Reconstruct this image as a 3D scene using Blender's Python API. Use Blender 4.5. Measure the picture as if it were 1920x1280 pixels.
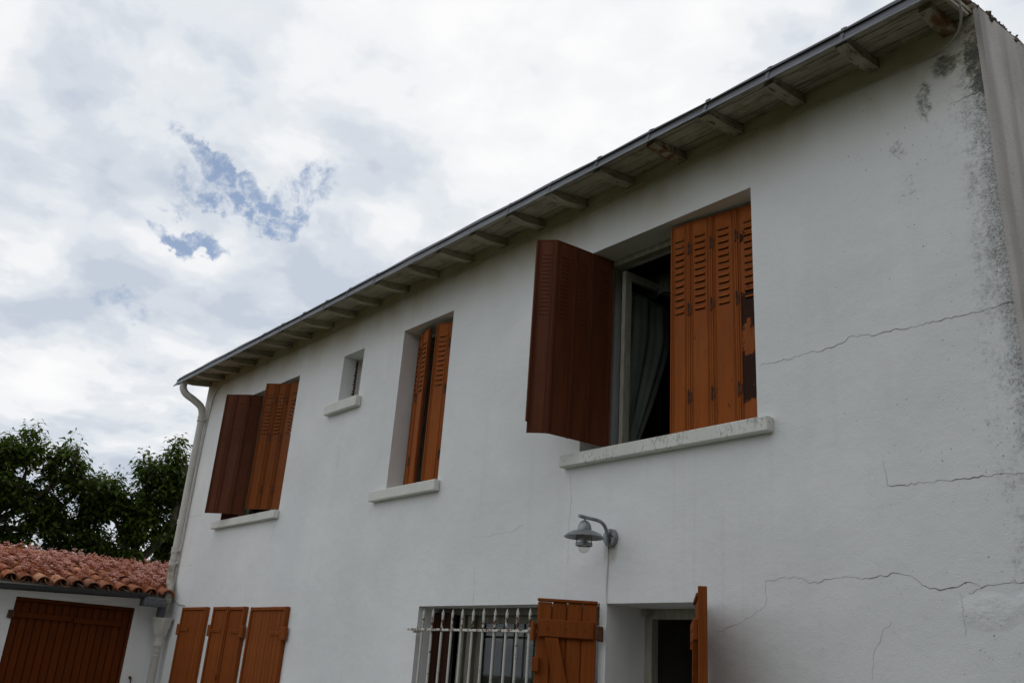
import bpy, math, random
import numpy as np
from mathutils import Matrix, Vector

# ------------------------------------------------------------------ reset
for o in list(bpy.data.objects): bpy.data.objects.remove(o)
scene = bpy.context.scene
COL = scene.collection
R = math.radians

# ------------------------------------------------------------------ camera
cam_d = bpy.data.cameras.new('camera'); cam = bpy.data.objects.new('camera', cam_d); COL.objects.link(cam)
def camera_matrix(loc, yaw, pitch, roll):
    a, b, g = R(yaw), R(pitch), R(roll)
    fwd = Vector((math.sin(a)*math.cos(b), math.cos(a)*math.cos(b), math.sin(b)))
    right = Vector((math.cos(a), -math.sin(a), 0)); down = fwd.cross(right)
    r2 = right*math.cos(g) + down*math.sin(g); d2 = -right*math.sin(g) + down*math.cos(g)
    m = Matrix.Identity(4)
    for i in range(3): m[i][0] = r2[i]; m[i][1] = -d2[i]; m[i][2] = -fwd[i]; m[i][3] = loc[i]
    return m
cam.matrix_world = camera_matrix((0, -4.2, 1.62), -51.057, 20.541, -4.142)
cam_d.sensor_width = 36; cam_d.lens = 31.2; cam_d.clip_start = .05; cam_d.clip_end = 3000
scene.camera = cam

# ------------------------------------------------------------------ world: cloudy sky
SUN_EL, SUN_AZ = R(58), R(-20)        # azimuth measured from +Y towards +X
world = bpy.data.worlds.new('World'); scene.world = world; world.use_nodes = True
def build_world():
    nt = world.node_tree; nt.nodes.clear(); N = nt.nodes.new; L = nt.links.new
    out = N('ShaderNodeOutputWorld'); bg = N('ShaderNodeBackground'); bg.inputs[1].default_value = .1
    L(bg.outputs[0], out.inputs[0])
    sky = N('ShaderNodeTexSky'); sky.sky_type = 'NISHITA'; sky.sun_disc = False
    sky.sun_elevation = SUN_EL; sky.sun_rotation = SUN_AZ; sky.air_density = 1.0; sky.dust_density = .6
    tc = N('ShaderNodeTexCoord')
    def math_(op, a, b=None, clamp=False):
        n = N('ShaderNodeMath'); n.operation = op; n.use_clamp = clamp
        for i, v in enumerate((a, b)):
            if v is None: continue
            if hasattr(v, 'links'): L(v, n.inputs[i])
            else: n.inputs[i].default_value = v
        return n.outputs[0]
    def vmath(op, a, b):
        n = N('ShaderNodeVectorMath'); n.operation = op.rstrip('_')
        if op == 'SCALE_': L(a, n.inputs[0]); n.inputs['Scale'].default_value = b; return n.outputs[0]
        for i, v in enumerate((a, b)):
            if hasattr(v, 'links'): L(v, n.inputs[i])
            else: n.inputs[i].default_value = v
        return n.outputs['Value'] if op in ('DOT_PRODUCT', 'LENGTH') else n.outputs[0]
    def mrange(v, a, b, c=0., d=1., smooth=True):
        n = N('ShaderNodeMapRange'); n.interpolation_type = 'SMOOTHSTEP' if smooth else 'LINEAR'
        L(v, n.inputs[0])
        for i, x in enumerate((a, b, c, d)): n.inputs[i+1].default_value = x
        return n.outputs[0]
    def noise(vec, scale, detail=6, rough=.55, dist=0., off=(0, 0, 0)):
        m = N('ShaderNodeMapping'); m.inputs[1].default_value = off; L(vec, m.inputs[0])
        n = N('ShaderNodeTexNoise'); n.inputs['Scale'].default_value = scale; n.inputs['Detail'].default_value = detail
        n.inputs['Roughness'].default_value = rough; n.inputs['Distortion'].default_value = dist
        L(m.outputs[0], n.inputs['Vector']); return n.outputs[0]
    d = tc.outputs['Generated']
    sep = N('ShaderNodeSeparateXYZ'); L(d, sep.inputs[0])
    z = math_('MAXIMUM', sep.outputs[2], 0.0); zz = math_('ADD', z, .22)
    cx = math_('DIVIDE', sep.outputs[0], zz); cy = math_('DIVIDE', sep.outputs[1], zz)
    comb = N('ShaderNodeCombineXYZ'); L(cx, comb.inputs[0]); L(cy, comb.inputs[1])
    p = comb.outputs[0]
    wn = N('ShaderNodeTexNoise'); wn.inputs['Scale'].default_value = 3.2; wn.inputs['Detail'].default_value = 4; L(p, wn.inputs['Vector'])
    wv = vmath('SCALE_', vmath('SUBTRACT', wn.outputs[1], (.5, .5, .5)), .13)
    pw = vmath('ADD', p, wv)
    big = noise(pw, 1.5, 3, .5, 0, (3.1, 1.7, 0))
    mid = noise(pw, 4.6, 5, .48, 0, (7.7, 2.2, 4))
    fine = noise(pw, 12, 7, .58, 0, (1.2, 9.1, 2))
    puff = math_('SUBTRACT', 1., math_('MULTIPLY', math_('ABSOLUTE', math_('SUBTRACT', noise(pw, 7.5, 6, .5, 0, (5.2, 3.1, 6)), .5)), 4.))
    # shading of the cloud deck: broad thick and thin parts, billows, wisps
    s = math_('ADD', math_('MULTIPLY', big, .52), math_('ADD', math_('MULTIPLY', mid, .56), math_('MULTIPLY', fine, .17)))
    s = math_('ADD', s, math_('MULTIPLY', puff, .035))
    s = math_('ADD', s, mrange(z, .10, .66, -.185, -.075))       # the deck is thicker to look through low down
    cr = N('ShaderNodeValToRGB'); cr.color_ramp.interpolation = 'EASE'; L(s, cr.inputs[0])
    e = cr.color_ramp.elements
    e[0].position = .40; e[0].color = (.56, .62, .71, 1); e[1].position = .68; e[1].color = (.975, .975, .98, 1)
    for pos, c in ((.46, (.66, .71, .78)), (.52, (.78, .815, .86)), (.58, (.895, .91, .93))):
        q = e.new(pos); q.color = (*c, 1)
    ramp = N('ShaderNodeMix'); ramp.data_type = 'RGBA'; ramp.blend_type = 'MULTIPLY'; ramp.inputs[0].default_value = 1
    L(cr.outputs[0], ramp.inputs[6]); ramp.inputs[7].default_value = (10, 10, 10, 1); ramp.clamp_result = False
    # gaps where the blue shows
    gn = N('ShaderNodeTexNoise'); gn.inputs['Scale'].default_value = 16; gn.inputs['Detail'].default_value = 8; gn.inputs['Roughness'].default_value = .62; L(d, gn.inputs['Vector'])
    dg = vmath('ADD', d, vmath('SCALE_', vmath('SUBTRACT', gn.outputs[1], (.5, .5, .5)), .11))
    def gap(c, e1, r1, r2):
        c = Vector(c).normalized(); e1 = Vector(e1); e1 = (e1 - c*e1.dot(c)).normalized(); e2 = c.cross(e1)
        u = math_('DIVIDE', vmath('DOT_PRODUCT', dg, tuple(e1)), r1); v = math_('DIVIDE', vmath('DOT_PRODUCT', dg, tuple(e2)), r2)
        rr = math_('ADD', math_('MULTIPLY', u, u), math_('MULTIPLY', v, v))
        front = math_('GREATER_THAN', vmath('DOT_PRODUCT', d, tuple(c)), 0.)
        return math_('MULTIPLY', mrange(rr, 0, 1.0, 1, 0), front)
    E1 = (.40, .74, -.04)
    g = gap((-.838, .312, .448), E1, .100, .026)
    for c_, e_, ra, rb, k_ in (((-.840, .268, .484), (.40, .74, -.50), .080, .018, .75), ((-.805, .345, .482), (.40, .74, .9), .050, .034, .65), ((-.845, .262, .462), E1, .05, .025, .55),
                               ((-.874, .268, .404), (.40, .74, -.3), .050, .015, .75), ((-.918, .228, .328), E1, .05, .018, .5)):
        g = math_('MAXIMUM', g, math_('MULTIPLY', gap(c_, e_, ra, rb), k_))
    hw = N('ShaderNodeTexNoise'); hw.inputs['Scale'].default_value = 14; hw.inputs['Detail'].default_value = 5; L(d, hw.inputs['Vector'])
    dw = vmath('ADD', d, vmath('SCALE_', vmath('SUBTRACT', hw.outputs[1], (.5, .5, .5)), .05))
    hn = noise(dw, 34, 9, .64, 0, (2.0, 5.3, 1))
    far = mrange(noise(p, .9, 3, .5, 0, (11, 4, 7)), .64, .74, 0, .8)      # the odd opening elsewhere
    gm_ = math_('MAXIMUM', g, far)
    holem = mrange(math_('MULTIPLY', gm_, mrange(hn, .32, .64, .10, 1.5, False)), .14, .95, 0, .95)
    mix = N('ShaderNodeMix'); mix.data_type = 'RGBA'; L(holem, mix.inputs[0])
    L(ramp.outputs[2], mix.inputs[6])
    sk = N('ShaderNodeMix'); sk.data_type = 'RGBA'; sk.inputs[0].default_value = .10
    L(sky.outputs[0], sk.inputs[6]); sk.inputs[7].default_value = (8.5, 9.1, 9.8, 1)
    L(sk.outputs[2], mix.inputs[7])
    L(mix.outputs[2], bg.inputs[0])
build_world()

sun_d = bpy.data.lights.new('sun', 'SUN'); sun = bpy.data.objects.new('sun', sun_d); COL.objects.link(sun)
sun_d.energy = .6; sun_d.angle = R(25); sun_d.color = (1, .96, .9)
sdir = Vector((math.sin(SUN_AZ)*math.cos(SUN_EL), math.cos(SUN_AZ)*math.cos(SUN_EL), math.sin(SUN_EL)))
sun.rotation_euler = sdir.to_track_quat('Z', 'Y').to_euler()

scene.view_settings.view_transform = 'Standard'; scene.view_settings.look = 'None'
scene.view_settings.exposure = 0; scene.view_settings.gamma = 1; scene.view_settings.use_curve_mapping = False
scene.render.engine = 'CYCLES'
scene.cycles.max_bounces = 8; scene.cycles.diffuse_bounces = 5

# ------------------------------------------------------------------ mesh helpers
random.seed(4); rng = np.random.default_rng(7)
class MB:
    def __init__(s): s.v = []; s.f = []; s.m = []
    def add(s, vs, fs, mi=0):
        b = len(s.v); s.v += [tuple(v) for v in vs]; s.f += [tuple(b+i for i in f) for f in fs]; s.m += [mi]*len(fs); return s
    def box(s, a, b, M=None, mi=0, taper=None):
        (x0, y0, z0), (x1, y1, z1) = a, b
        vs = [(x0,y0,z0),(x1,y0,z0),(x1,y1,z0),(x0,y1,z0),(x0,y0,z1),(x1,y0,z1),(x1,y1,z1),(x0,y1,z1)]
        if M is not None: vs = [M @ Vector(v) for v in vs]
        return s.add(vs, [(3,2,1,0),(4,5,6,7),(0,1,5,4),(1,2,6,5),(2,3,7,6),(3,0,4,7)], mi)
    def cbox(s, a, b, c=.004, M=None, mi=0):          # box with chamfered edges along all sides
        a = Vector(a); b = Vector(b); ctr = (a+b)/2; h = (b-a)/2; c = min(c, min(h)*.45)
        vs = []; idx = {}
        for ax in range(3):
            for sx in (-1, 1):
                for sy in (-1, 1):
                    for sz in (-1, 1):
                        sg = (sx, sy, sz); p = [0]*3
                        for k in range(3): p[k] = ctr[k] + sg[k]*(h[k] - (0 if k == ax else c))
                        idx[(ax, sg)] = len(vs); vs.append(Vector(p))
        fs = []
        def quad(ids):
            n = (vs[ids[1]]-vs[ids[0]]).cross(vs[ids[2]]-vs[ids[0]]); cc = sum((vs[i] for i in ids), Vector())/len(ids) - ctr
            fs.append(tuple(ids) if n.dot(cc) > 0 else tuple(reversed(ids)))
        for ax in range(3):
            o1, o2 = [k for k in range(3) if k != ax]
            for sg in (-1, 1):
                q = []
                for t1, t2 in ((-1,-1),(1,-1),(1,1),(-1,1)):
                    t = [0]*3; t[ax] = sg; t[o1] = t1; t[o2] = t2; q.append(idx[(ax, tuple(t))])
                quad(q)
        for ax in range(3):                            # edge bevels, edges parallel to ax
            o1, o2 = [k for k in range(3) if k != ax]
            for t1 in (-1, 1):
                for t2 in (-1, 1):
                    q = []
                    for k, e in ((o1,-1),(o1,1),(o2,1),(o2,-1)):
                        t = [0]*3; t[ax] = e; t[o1] = t1; t[o2] = t2; q.append(idx[(k, tuple(t))])
                    quad(q)
        for sx in (-1,1):
            for sy in (-1,1):
                for sz in (-1,1): quad([idx[(k,(sx,sy,sz))] for k in range(3)])
        if M is not None: vs = [M @ v for v in vs]
        return s.add(vs, fs, mi)
    def tube(s, pts, r, seg=8, caps=True, mi=0):
        pts = [Vector(p) for p in pts]; n = len(pts)
        rs = r if isinstance(r, (list, tuple)) else [r]*n
        vs = []; prev = None
        for i, p in enumerate(pts):
            t = (pts[min(i+1, n-1)] - pts[max(i-1, 0)]).normalized()
            if prev is None:
                u = t.cross(Vector((0,0,1)) if abs(t.z) < .9 else Vector((1,0,0))).normalized()
            else: u = (prev - t*prev.dot(t)).normalized()
            prev = u; w = t.cross(u)
            for k in range(seg):
                a = 2*math.pi*k/seg; vs.append(p + (u*math.cos(a) + w*math.sin(a))*rs[i])
        fs = [(i*seg+k, i*seg+(k+1)%seg, (i+1)*seg+(k+1)%seg, (i+1)*seg+k) for i in range(n-1) for k in range(seg)]
        if caps: fs += [tuple(reversed(range(seg))), tuple(range((n-1)*seg, n*seg))]
        return s.add(vs, fs, mi)
    def lathe(s, prof, c, seg=24, mi=0):
        vs = []; 
        for r, z in prof:
            for k in range(seg):
                a = 2*math.pi*k/seg; vs.append((c[0]+r*math.cos(a), c[1]+r*math.sin(a), z))
        fs = [(i*seg+k, i*seg+(k+1)%seg, (i+1)*seg+(k+1)%seg, (i+1)*seg+k) for i in range(len(prof)-1) for k in range(seg)]
        return s.add(vs, fs, mi)
    def prism(s, poly, axis, a, b, mi=0):             # poly in the two other axes (in x,y,z order)
        n = len(poly)
        def pt(p, t):
            q = list(p); q.insert(axis, t); return tuple(q)
        vs = [pt(p, a) for p in poly] + [pt(p, b) for p in poly]
        fs = [(i, (i+1)%n, n+(i+1)%n, n+i) for i in range(n)] + [tuple(reversed(range(n))), tuple(range(n, 2*n))]
        return s.add(vs, fs, mi)
    def sheet(s, u0, u1, w0, w1, holes, d0, d1, axis='y', mi=0):
        """slab with rectangular holes; u is x (or y when axis is x), w is z, d the depth along axis"""
        us = sorted({u0, u1} | {h[i] for h in holes for i in (0, 1)}); ws = sorted({w0, w1} | {h[i] for h in holes for i in (2, 3)})
        us = [u for u in us if u0-1e-9 <= u <= u1+1e-9]; ws = [w for w in ws if w0-1e-9 <= w <= w1+1e-9]
        nu, nw = len(us), len(ws)
        def solid(i, j):
            if not (0 <= i < nu-1 and 0 <= j < nw-1): return False
            cu, cw = (us[i]+us[i+1])/2, (ws[j]+ws[j+1])/2
            return not any(h[0] < cu < h[1] and h[2] < cw < h[3] for h in holes)
        P = (lambda u, d, w: (u, d, w)) if axis == 'y' else (lambda u, d, w: (d, u, w))
        vs = [P(u, d, w) for d in (d0, d1) for w in ws for u in us]
        id_ = lambda i, j, k: k*nu*nw + j*nu + i
        fs = []
        for i in range(nu-1):
            for j in range(nw-1):
                if not solid(i, j): continue
                fs.append((id_(i,j,0), id_(i+1,j,0), id_(i+1,j+1,0), id_(i,j+1,0)))
                fs.append((id_(i,j,1), id_(i,j+1,1), id_(i+1,j+1,1), id_(i+1,j,1)))
                if not solid(i-1, j): fs.append((id_(i,j,0), id_(i,j+1,0), id_(i,j+1,1), id_(i,j,1)))
                if not solid(i+1, j): fs.append((id_(i+1,j,0), id_(i+1,j,1), id_(i+1,j+1,1), id_(i+1,j+1,0)))
                if not solid(i, j-1): fs.append((id_(i,j,0), id_(i,j,1), id_(i+1,j,1), id_(i+1,j,0)))
                if not solid(i, j+1): fs.append((id_(i,j+1,0), id_(i+1,j+1,0), id_(i+1,j+1,1), id_(i,j+1,1)))
        if axis == 'x': fs = [tuple(reversed(f)) for f in fs]
        return s.add(vs, fs, mi)
    def mesh(s, name, mats, smooth=False):
        me = bpy.data.meshes.new(name); me.from_pydata(s.v, [], s.f)
        for m in (mats if isinstance(mats, (list, tuple)) else [mats]): me.materials.append(m)
        me.polygons.foreach_set('material_index', s.m)
        if smooth: me.polygons.foreach_set('use_smooth', [True]*len(s.f))
        me.update(); return me
WM = {}
def link(name, data, parent=None, M=None):
    o = bpy.data.objects.new(name, data); COL.objects.link(o)
    M = M or Matrix.Identity(4); WM[o.name] = M.copy()
    if parent is not None:
        o.parent = parent; o.matrix_parent_inverse = WM[parent.name].inverted()
    o.matrix_basis = M
    return o
def obj(name, mb, mats, parent=None, M=None, smooth=False, kind=None):
    o = link(name, mb.mesh(name, mats, smooth), parent, M)
    if smooth: smooth_by_angle(o)
    if kind: o['kind'] = kind
    return o
def smooth_by_angle(o, ang=40):
    me = o.data
    if any(True for _ in [0]):
        import bmesh
        bm = bmesh.new(); bm.from_mesh(me)
        for e in bm.edges:
            e.smooth = len(e.link_faces) != 2 or e.calc_face_angle(0) < R(ang)
        bm.to_mesh(me); bm.free()
def thing(name, label, cat, loc, group=None):
    o = link(name, None, None, Matrix.Translation(loc)); o.empty_display_size = .3
    o['label'] = label; o['category'] = cat
    if group: o['group'] = group
    return o
def tag(o, label, cat, group=None):
    o['label'] = label; o['category'] = cat
    if group: o['group'] = group
    return o

# ------------------------------------------------------------------ material helpers
class NT:
    def __init__(s, name):
        s.mat = bpy.data.materials.new(name); s.mat.use_nodes = True; s.nt = s.mat.node_tree
        s.b = s.nt.nodes['Principled BSDF']; s.tc = None
    def n(s, t): return s.nt.nodes.new(t)
    def l(s, a, b): s.nt.links.new(a, b)
    def coord(s, kind='Object'):
        if s.tc is None: s.tc = s.n('ShaderNodeTexCoord')
        return s.tc.outputs[kind]
    def pos(s): return s.n('ShaderNodeNewGeometry').outputs['Position']
    def map(s, v, scale=(1,1,1), loc=(0,0,0)):
        m = s.n('ShaderNodeMapping'); m.inputs[3].default_value = scale; m.inputs[1].default_value = loc; s.l(v, m.inputs[0]); return m.outputs[0]
    def noise(s, v, scale, detail=5, rough=.55, dist=0):
        n = s.n('ShaderNodeTexNoise'); n.inputs['Scale'].default_value = scale; n.inputs['Detail'].default_value = detail
        n.inputs['Roughness'].default_value = rough; n.inputs['Distortion'].default_value = dist; s.l(v, n.inputs['Vector']); return n.outputs[0]
    def voro(s, v, scale, feature='F1', out='Distance'):
        n = s.n('ShaderNodeTexVoronoi'); n.feature = feature; n.inputs['Scale'].default_value = scale; s.l(v, n.inputs['Vector']); return n.outputs[out]
    def math(s, op, a, b=None, clamp=False):
        n = s.n('ShaderNodeMath'); n.operation = op; n.use_clamp = clamp
        for i, v in enumerate((a, b)):
            if v is None: continue
            if hasattr(v, 'links'): s.l(v, n.inputs[i])
            else: n.inputs[i].default_value = v
        return n.outputs[0]
    def mr(s, v, a, b, c=0., d=1., smooth=True):
        n = s.n('ShaderNodeMapRange'); n.interpolation_type = 'SMOOTHSTEP' if smooth else 'LINEAR'; s.l(v, n.inputs[0])
        for i, x in enumerate((a, b, c, d)): n.inputs[i+1].default_value = x
        return n.outputs[0]
    def mix(s, f, a, b):
        n = s.n('ShaderNodeMix'); n.data_type = 'RGBA'
        for i, v in ((0, f), (6, a), (7, b)):
            if hasattr(v, 'links'): s.l(v, n.inputs[i])
            elif i == 0: n.inputs[0].default_value = v
            else: n.inputs[i].default_value = (*v[:3], 1)
        return n.outputs[2]
    def bump(s, h, strength=.3, dist=.01, prev=None):
        n = s.n('ShaderNodeBump'); n.inputs['Strength'].default_value = strength; n.inputs['Distance'].default_value = dist
        s.l(h, n.inputs['Height'])
        if prev is not None: s.l(prev, n.inputs['Normal'])
        return n.outputs[0]
    def done(s, col=None, rough=.7, normal=None, metal=0., spec=None):
        if col is not None:
            if hasattr(col, 'links'): s.l(col, s.b.inputs['Base Color'])
            else: s.b.inputs['Base Color'].default_value = (*col[:3], 1)
        if hasattr(rough, 'links'): s.l(rough, s.b.inputs['Roughness'])
        else: s.b.inputs['Roughness'].default_value = rough
        if normal is not None: s.l(normal, s.b.inputs['Normal'])
        s.b.inputs['Metallic'].default_value = metal
        if spec is not None: s.b.inputs['Specular IOR Level'].default_value = spec
        return s.mat
    def sepx(s, v):
        n = s.n('ShaderNodeSeparateXYZ'); s.l(v, n.inputs[0]); return n.outputs

def plain(name, c1, c2, scale=8, stretch=(1,1,1), rough=.6, bump=.1, bscale=60, metal=0., spec=.4, rand=0., coord='Object'):
    t = NT(name); v = t.map(t.coord(coord), stretch)
    f = t.mr(t.noise(v, scale, 6), .3, .7)
    col = t.mix(f, c1, c2)
    if rand:
        oi = t.n('ShaderNodeObjectInfo'); hs = t.n('ShaderNodeHueSaturation')
        t.l(t.mr(oi.outputs['Random'], 0, 1, 1-rand, 1+rand, False), hs.inputs['Value']); t.l(col, hs.inputs['Color']); col = hs.outputs[0]
    nb = t.bump(t.noise(v, bscale, 6), bump, .01)
    return t.done(col, rough, nb, metal, spec)

def mat_facade():
    t = NT('white_render'); v = t.pos(); s = t.sepx(v); x, y, z = s[0], s[1], s[2]
    base = t.mix(t.mr(t.noise(v, .9, 5, .6), .35, .65), (.765, .775, .775), (.83, .835, .83))
    streak = t.mr(t.noise(t.map(v, (5, 5, .35)), 1.3, 6, .6), .52, .78, 0, .30)
    base = t.mix(streak, base, (.66, .66, .635))
    patch = t.mr(t.noise(t.map(v, (1, 1, 1.4), (4, 0, 2)), .55, 4, .55), .40, .62, 0, .5)
    base = t.mix(patch, base, (.71, .715, .71))
    drip = t.math('MULTIPLY', t.mr(t.noise(t.map(v, (16, 16, .25)), 1.2, 5, .6), .50, .72), t.mr(t.noise(t.map(v, (1, 1, .4)), .8, 3), .46, .66, 0, .15))
    base = t.mix(drip, base, (.50, .49, .45))
    # grime along the top, with extra shade of the eaves painted in
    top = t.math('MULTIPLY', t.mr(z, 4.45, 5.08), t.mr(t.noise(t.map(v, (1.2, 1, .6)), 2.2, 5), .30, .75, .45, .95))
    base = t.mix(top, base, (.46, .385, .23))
    # mould at the exposed right-hand corner
    d = t.mr(x, -2.45, -1.47, 0, 1, False); d3 = t.math('POWER', d, 6.0)
    zf = t.mr(z, 2.0, 3.6, .62, 1.)
    n1 = t.noise(t.map(v, (2.4, 1, .45)), 3.2, 6, .62); n2 = t.noise(v, 42, 9, .7); n3 = t.noise(v, 11, 6, .6)
    val = t.math('ADD', t.math('ADD', t.math('MULTIPLY', n2, .42), t.math('MULTIPLY', n1, .30)), t.math('MULTIPLY', n3, .28))
    val = t.math('ADD', val, t.math('MULTIPLY', t.math('MULTIPLY', d3, zf), .30))
    mould = t.mr(val, .59, .80, 0, .66)
    mould = t.math('MULTIPLY', mould, t.math('MULTIPLY', t.mr(d, .02, .5), t.mr(t.noise(v, 95, 5, .75), .36, .60, .35, 1.25)))
    base = t.mix(mould, base, (.085, .085, .078))
    # scattered black specks
    cellc = t.n('ShaderNodeTexVoronoi'); cellc.inputs['Scale'].default_value = 62; vw = t.n('ShaderNodeVectorMath'); vw.operation = 'ADD'; t.l(v, vw.inputs[0]); vn = t.n('ShaderNodeTexNoise'); vn.inputs['Scale'].default_value = 80; t.l(v, vn.inputs['Vector']); vs_ = t.n('ShaderNodeVectorMath'); vs_.operation = 'SCALE'; vs_.inputs['Scale'].default_value = .02; t.l(vn.outputs[1], vs_.inputs[0]); t.l(vs_.outputs[0], vw.inputs[1]); t.l(vw.outputs[0], cellc.inputs['Vector'])
    rnd = t.sepx(cellc.outputs['Color'])
    speck = t.math('MULTIPLY', t.math('LESS_THAN', cellc.outputs['Distance'], t.math('MULTIPLY', rnd[1], .26)),
                   t.math('GREATER_THAN', t.math('ADD', rnd[0], t.math('SUBTRACT', t.math('MULTIPLY', t.math('MULTIPLY', d, t.noise(v, 2.6, 3)), .22), .02)), .985))
    base = t.mix(t.math('MULTIPLY', speck, .8), base, (.10, .10, .09))
    # mossy stain by the corner of the eaves
    def blob(cx, cz, rx, rz):
        a = t.math('DIVIDE', t.math('SUBTRACT', x, cx), rx); b = t.math('DIVIDE', t.math('SUBTRACT', z, cz), rz)
        r2 = t.math('ADD', t.math('MULTIPLY', a, a), t.math('MULTIPLY', b, b)); return t.mr(r2, 0, 1, 1, 0)
    moss = t.math('MAXIMUM', blob(-1.64, 4.86, .13, .12), t.math('MULTIPLY', blob(-1.78, 4.70, .07, .20), .8))
    moss = t.math('MAXIMUM', moss, t.math('MULTIPLY', blob(-1.47, 4.80, .12, .42), 1.0))
    moss = t.math('MAXIMUM', moss, t.math('MULTIPLY', blob(-1.95, 4.46, .10, .10), .55))
    moss = t.math('MAXIMUM', moss, t.math('MULTIPLY', blob(-1.92, 4.22, .10, .16), .5))
    mm = t.mr(t.math('ADD', t.math('MULTIPLY', moss, .26), t.math('ADD', t.math('MULTIPLY', n2, .55), t.math('MULTIPLY', n3, .35))), .56, .74, 0, .8)
    mm = t.math('MULTIPLY', mm, t.math('GREATER_THAN', moss, .01))
    base = t.mix(mm, base, t.mix(t.mr(n3, .4, .6), (.10, .095, .035), (.06, .06, .05)))
    # rain-washed dirt under the lamp plate and its conduit
    lamp = t.math('MULTIPLY', blob(-4.04, 2.42, .075, .13), t.mr(n3, .25, .7, .3, .8))
    base = t.mix(lamp, base, (.30, .28, .22))
    h = t.math('ADD', t.math('MULTIPLY', t.noise(v, 120, 4, .6), .6), t.math('MULTIPLY', t.noise(v, 38, 5, .6), .5))
    nb = t.bump(h, .55, .006); nb = t.bump(t.noise(v, 2.3, 3), .3, .05, nb); nb = t.bump(t.noise(t.map(v, (1, 1, 1.3)), 8, 4, .55), .12, .02, nb)
    # plaster that has come up below the lowest crack
    lump = t.math('MULTIPLY', blob(-1.75, 2.02, .16, .09), t.noise(v, 16, 4)); lump2 = t.math('MULTIPLY', blob(-1.55, 2.05, .10, .06), t.noise(v, 20, 4))
    nb = t.bump(t.math('ADD', lump, lump2), .45, .03, nb)
    return t.done(base, .9, nb, spec=.2)

def mat_gable():
    t = NT('grey_gable_render'); v = t.pos()
    base = t.mix(t.mr(t.noise(v, 2.0, 5, .6), .35, .65), (.50, .46, .43), (.60, .56, .53))
    st = t.mr(t.noise(t.map(v, (2.6, 2.6, .16)), 1.5, 4, .5), .44, .68, 0, .6)
    base = t.mix(st, base, (.27, .25, .235))
    base = t.mix(t.mr(t.noise(v, 24, 6, .7), .58, .72, 0, .5), base, (.2, .19, .18))
    return t.done(base, .92, t.bump(t.noise(v, 70, 6, .65), .6, .008), spec=.2)

def mat_sill():
    t = NT('sill_paint'); v = t.pos(); n = t.noise(t.map(v, (1, 1, .6)), 60, 9, .78); m = t.noise(v, 5, 4)
    f = t.mr(t.math('ADD', n, t.math('MULTIPLY', m, .5)),   .78, .98, 0, .7)
    base = t.mix(t.mr(m, .3, .7), (.66, .66, .61), (.74, .74, .69))
    geo = t.n('ShaderNodeNewGeometry'); x = t.sepx(v)[0]
    right = t.mr(x, -6.5, -4.3, .25, 1)                     # the right-hand sill has weathered most
    base = t.mix(t.math('MULTIPLY', f, right), base, (.16, .16, .14))
    return t.done(base, .85, t.bump(n, .4, .006), spec=.2)

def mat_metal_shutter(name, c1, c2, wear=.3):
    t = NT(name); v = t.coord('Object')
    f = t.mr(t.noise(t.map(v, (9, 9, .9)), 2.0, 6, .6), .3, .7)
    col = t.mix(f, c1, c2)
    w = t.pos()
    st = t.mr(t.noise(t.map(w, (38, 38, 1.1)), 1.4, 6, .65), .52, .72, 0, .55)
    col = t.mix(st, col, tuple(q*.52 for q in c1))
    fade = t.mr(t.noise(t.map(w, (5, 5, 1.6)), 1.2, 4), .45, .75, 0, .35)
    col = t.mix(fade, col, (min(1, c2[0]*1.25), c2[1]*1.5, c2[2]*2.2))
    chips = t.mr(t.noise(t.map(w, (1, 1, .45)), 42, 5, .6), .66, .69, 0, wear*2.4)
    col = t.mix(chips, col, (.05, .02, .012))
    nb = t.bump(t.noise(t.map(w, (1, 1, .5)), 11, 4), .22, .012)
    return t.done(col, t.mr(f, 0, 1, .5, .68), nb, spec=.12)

def mat_peeling():
    t = NT('orange_paint_peeling'); v = t.coord('Object'); s = t.sepx(v)
    f = t.mr(t.noise(t.map(v, (9, 9, .9)), 2.0, 6, .6), .3, .7)
    col = t.mix(f, (.245, .062, .010), (.305, .080, .013))
    z = s[2]
    band = t.math('MAXIMUM', t.math('MULTIPLY', t.mr(z, .52, .70), t.mr(z, .80, .93, 1, 0)), t.math('MULTIPLY', t.mr(z, .06, .24), t.mr(z, .34, .50, 1, 0)))
    weak = t.math('MULTIPLY', t.mr(z, .10, .2), t.mr(z, .84, .92, 1, 0))
    e = t.noise(t.map(v, (1, 1, .7)), 10, 7, .6)
    e = t.math('ADD', t.math('MULTIPLY', e, .85), t.math('MULTIPLY', t.noise(v, 55, 5, .65), .30))
    m = t.mr(t.math('ADD', e, t.math('ADD', t.math('MULTIPLY', band, .20), t.math('MULTIPLY', weak, .035))), .675, .69, 0, 1)
    m = t.math('MULTIPLY', m, t.mr(s[0], .024, .030))
    col = t.mix(m, col, t.mix(t.noise(v, 20, 4), (.028, .012, .008), (.05, .022, .014)))
    return t.done(col, t.mr(m, 0, 1, .5, .8), t.bump(m, -.5, .003), spec=.12)

def mat_boards(name, c1, c2):
    t = NT(name); v = t.coord('Object')
    g = t.noise(t.map(v, (14, 14, .8)), 4, 7, .6, .4)
    col = t.mix(t.mr(g, .3, .7), c1, c2)
    oi = t.n('ShaderNodeObjectInfo'); hs = t.n('ShaderNodeHueSaturation')
    t.l(t.mr(oi.outputs['Random'], 0, 1, .9, 1.1, False), hs.inputs['Value']); t.l(col, hs.inputs['Color'])
    return t.done(hs.outputs[0], .65, t.bump(g, .25, .004), spec=.1)

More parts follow.
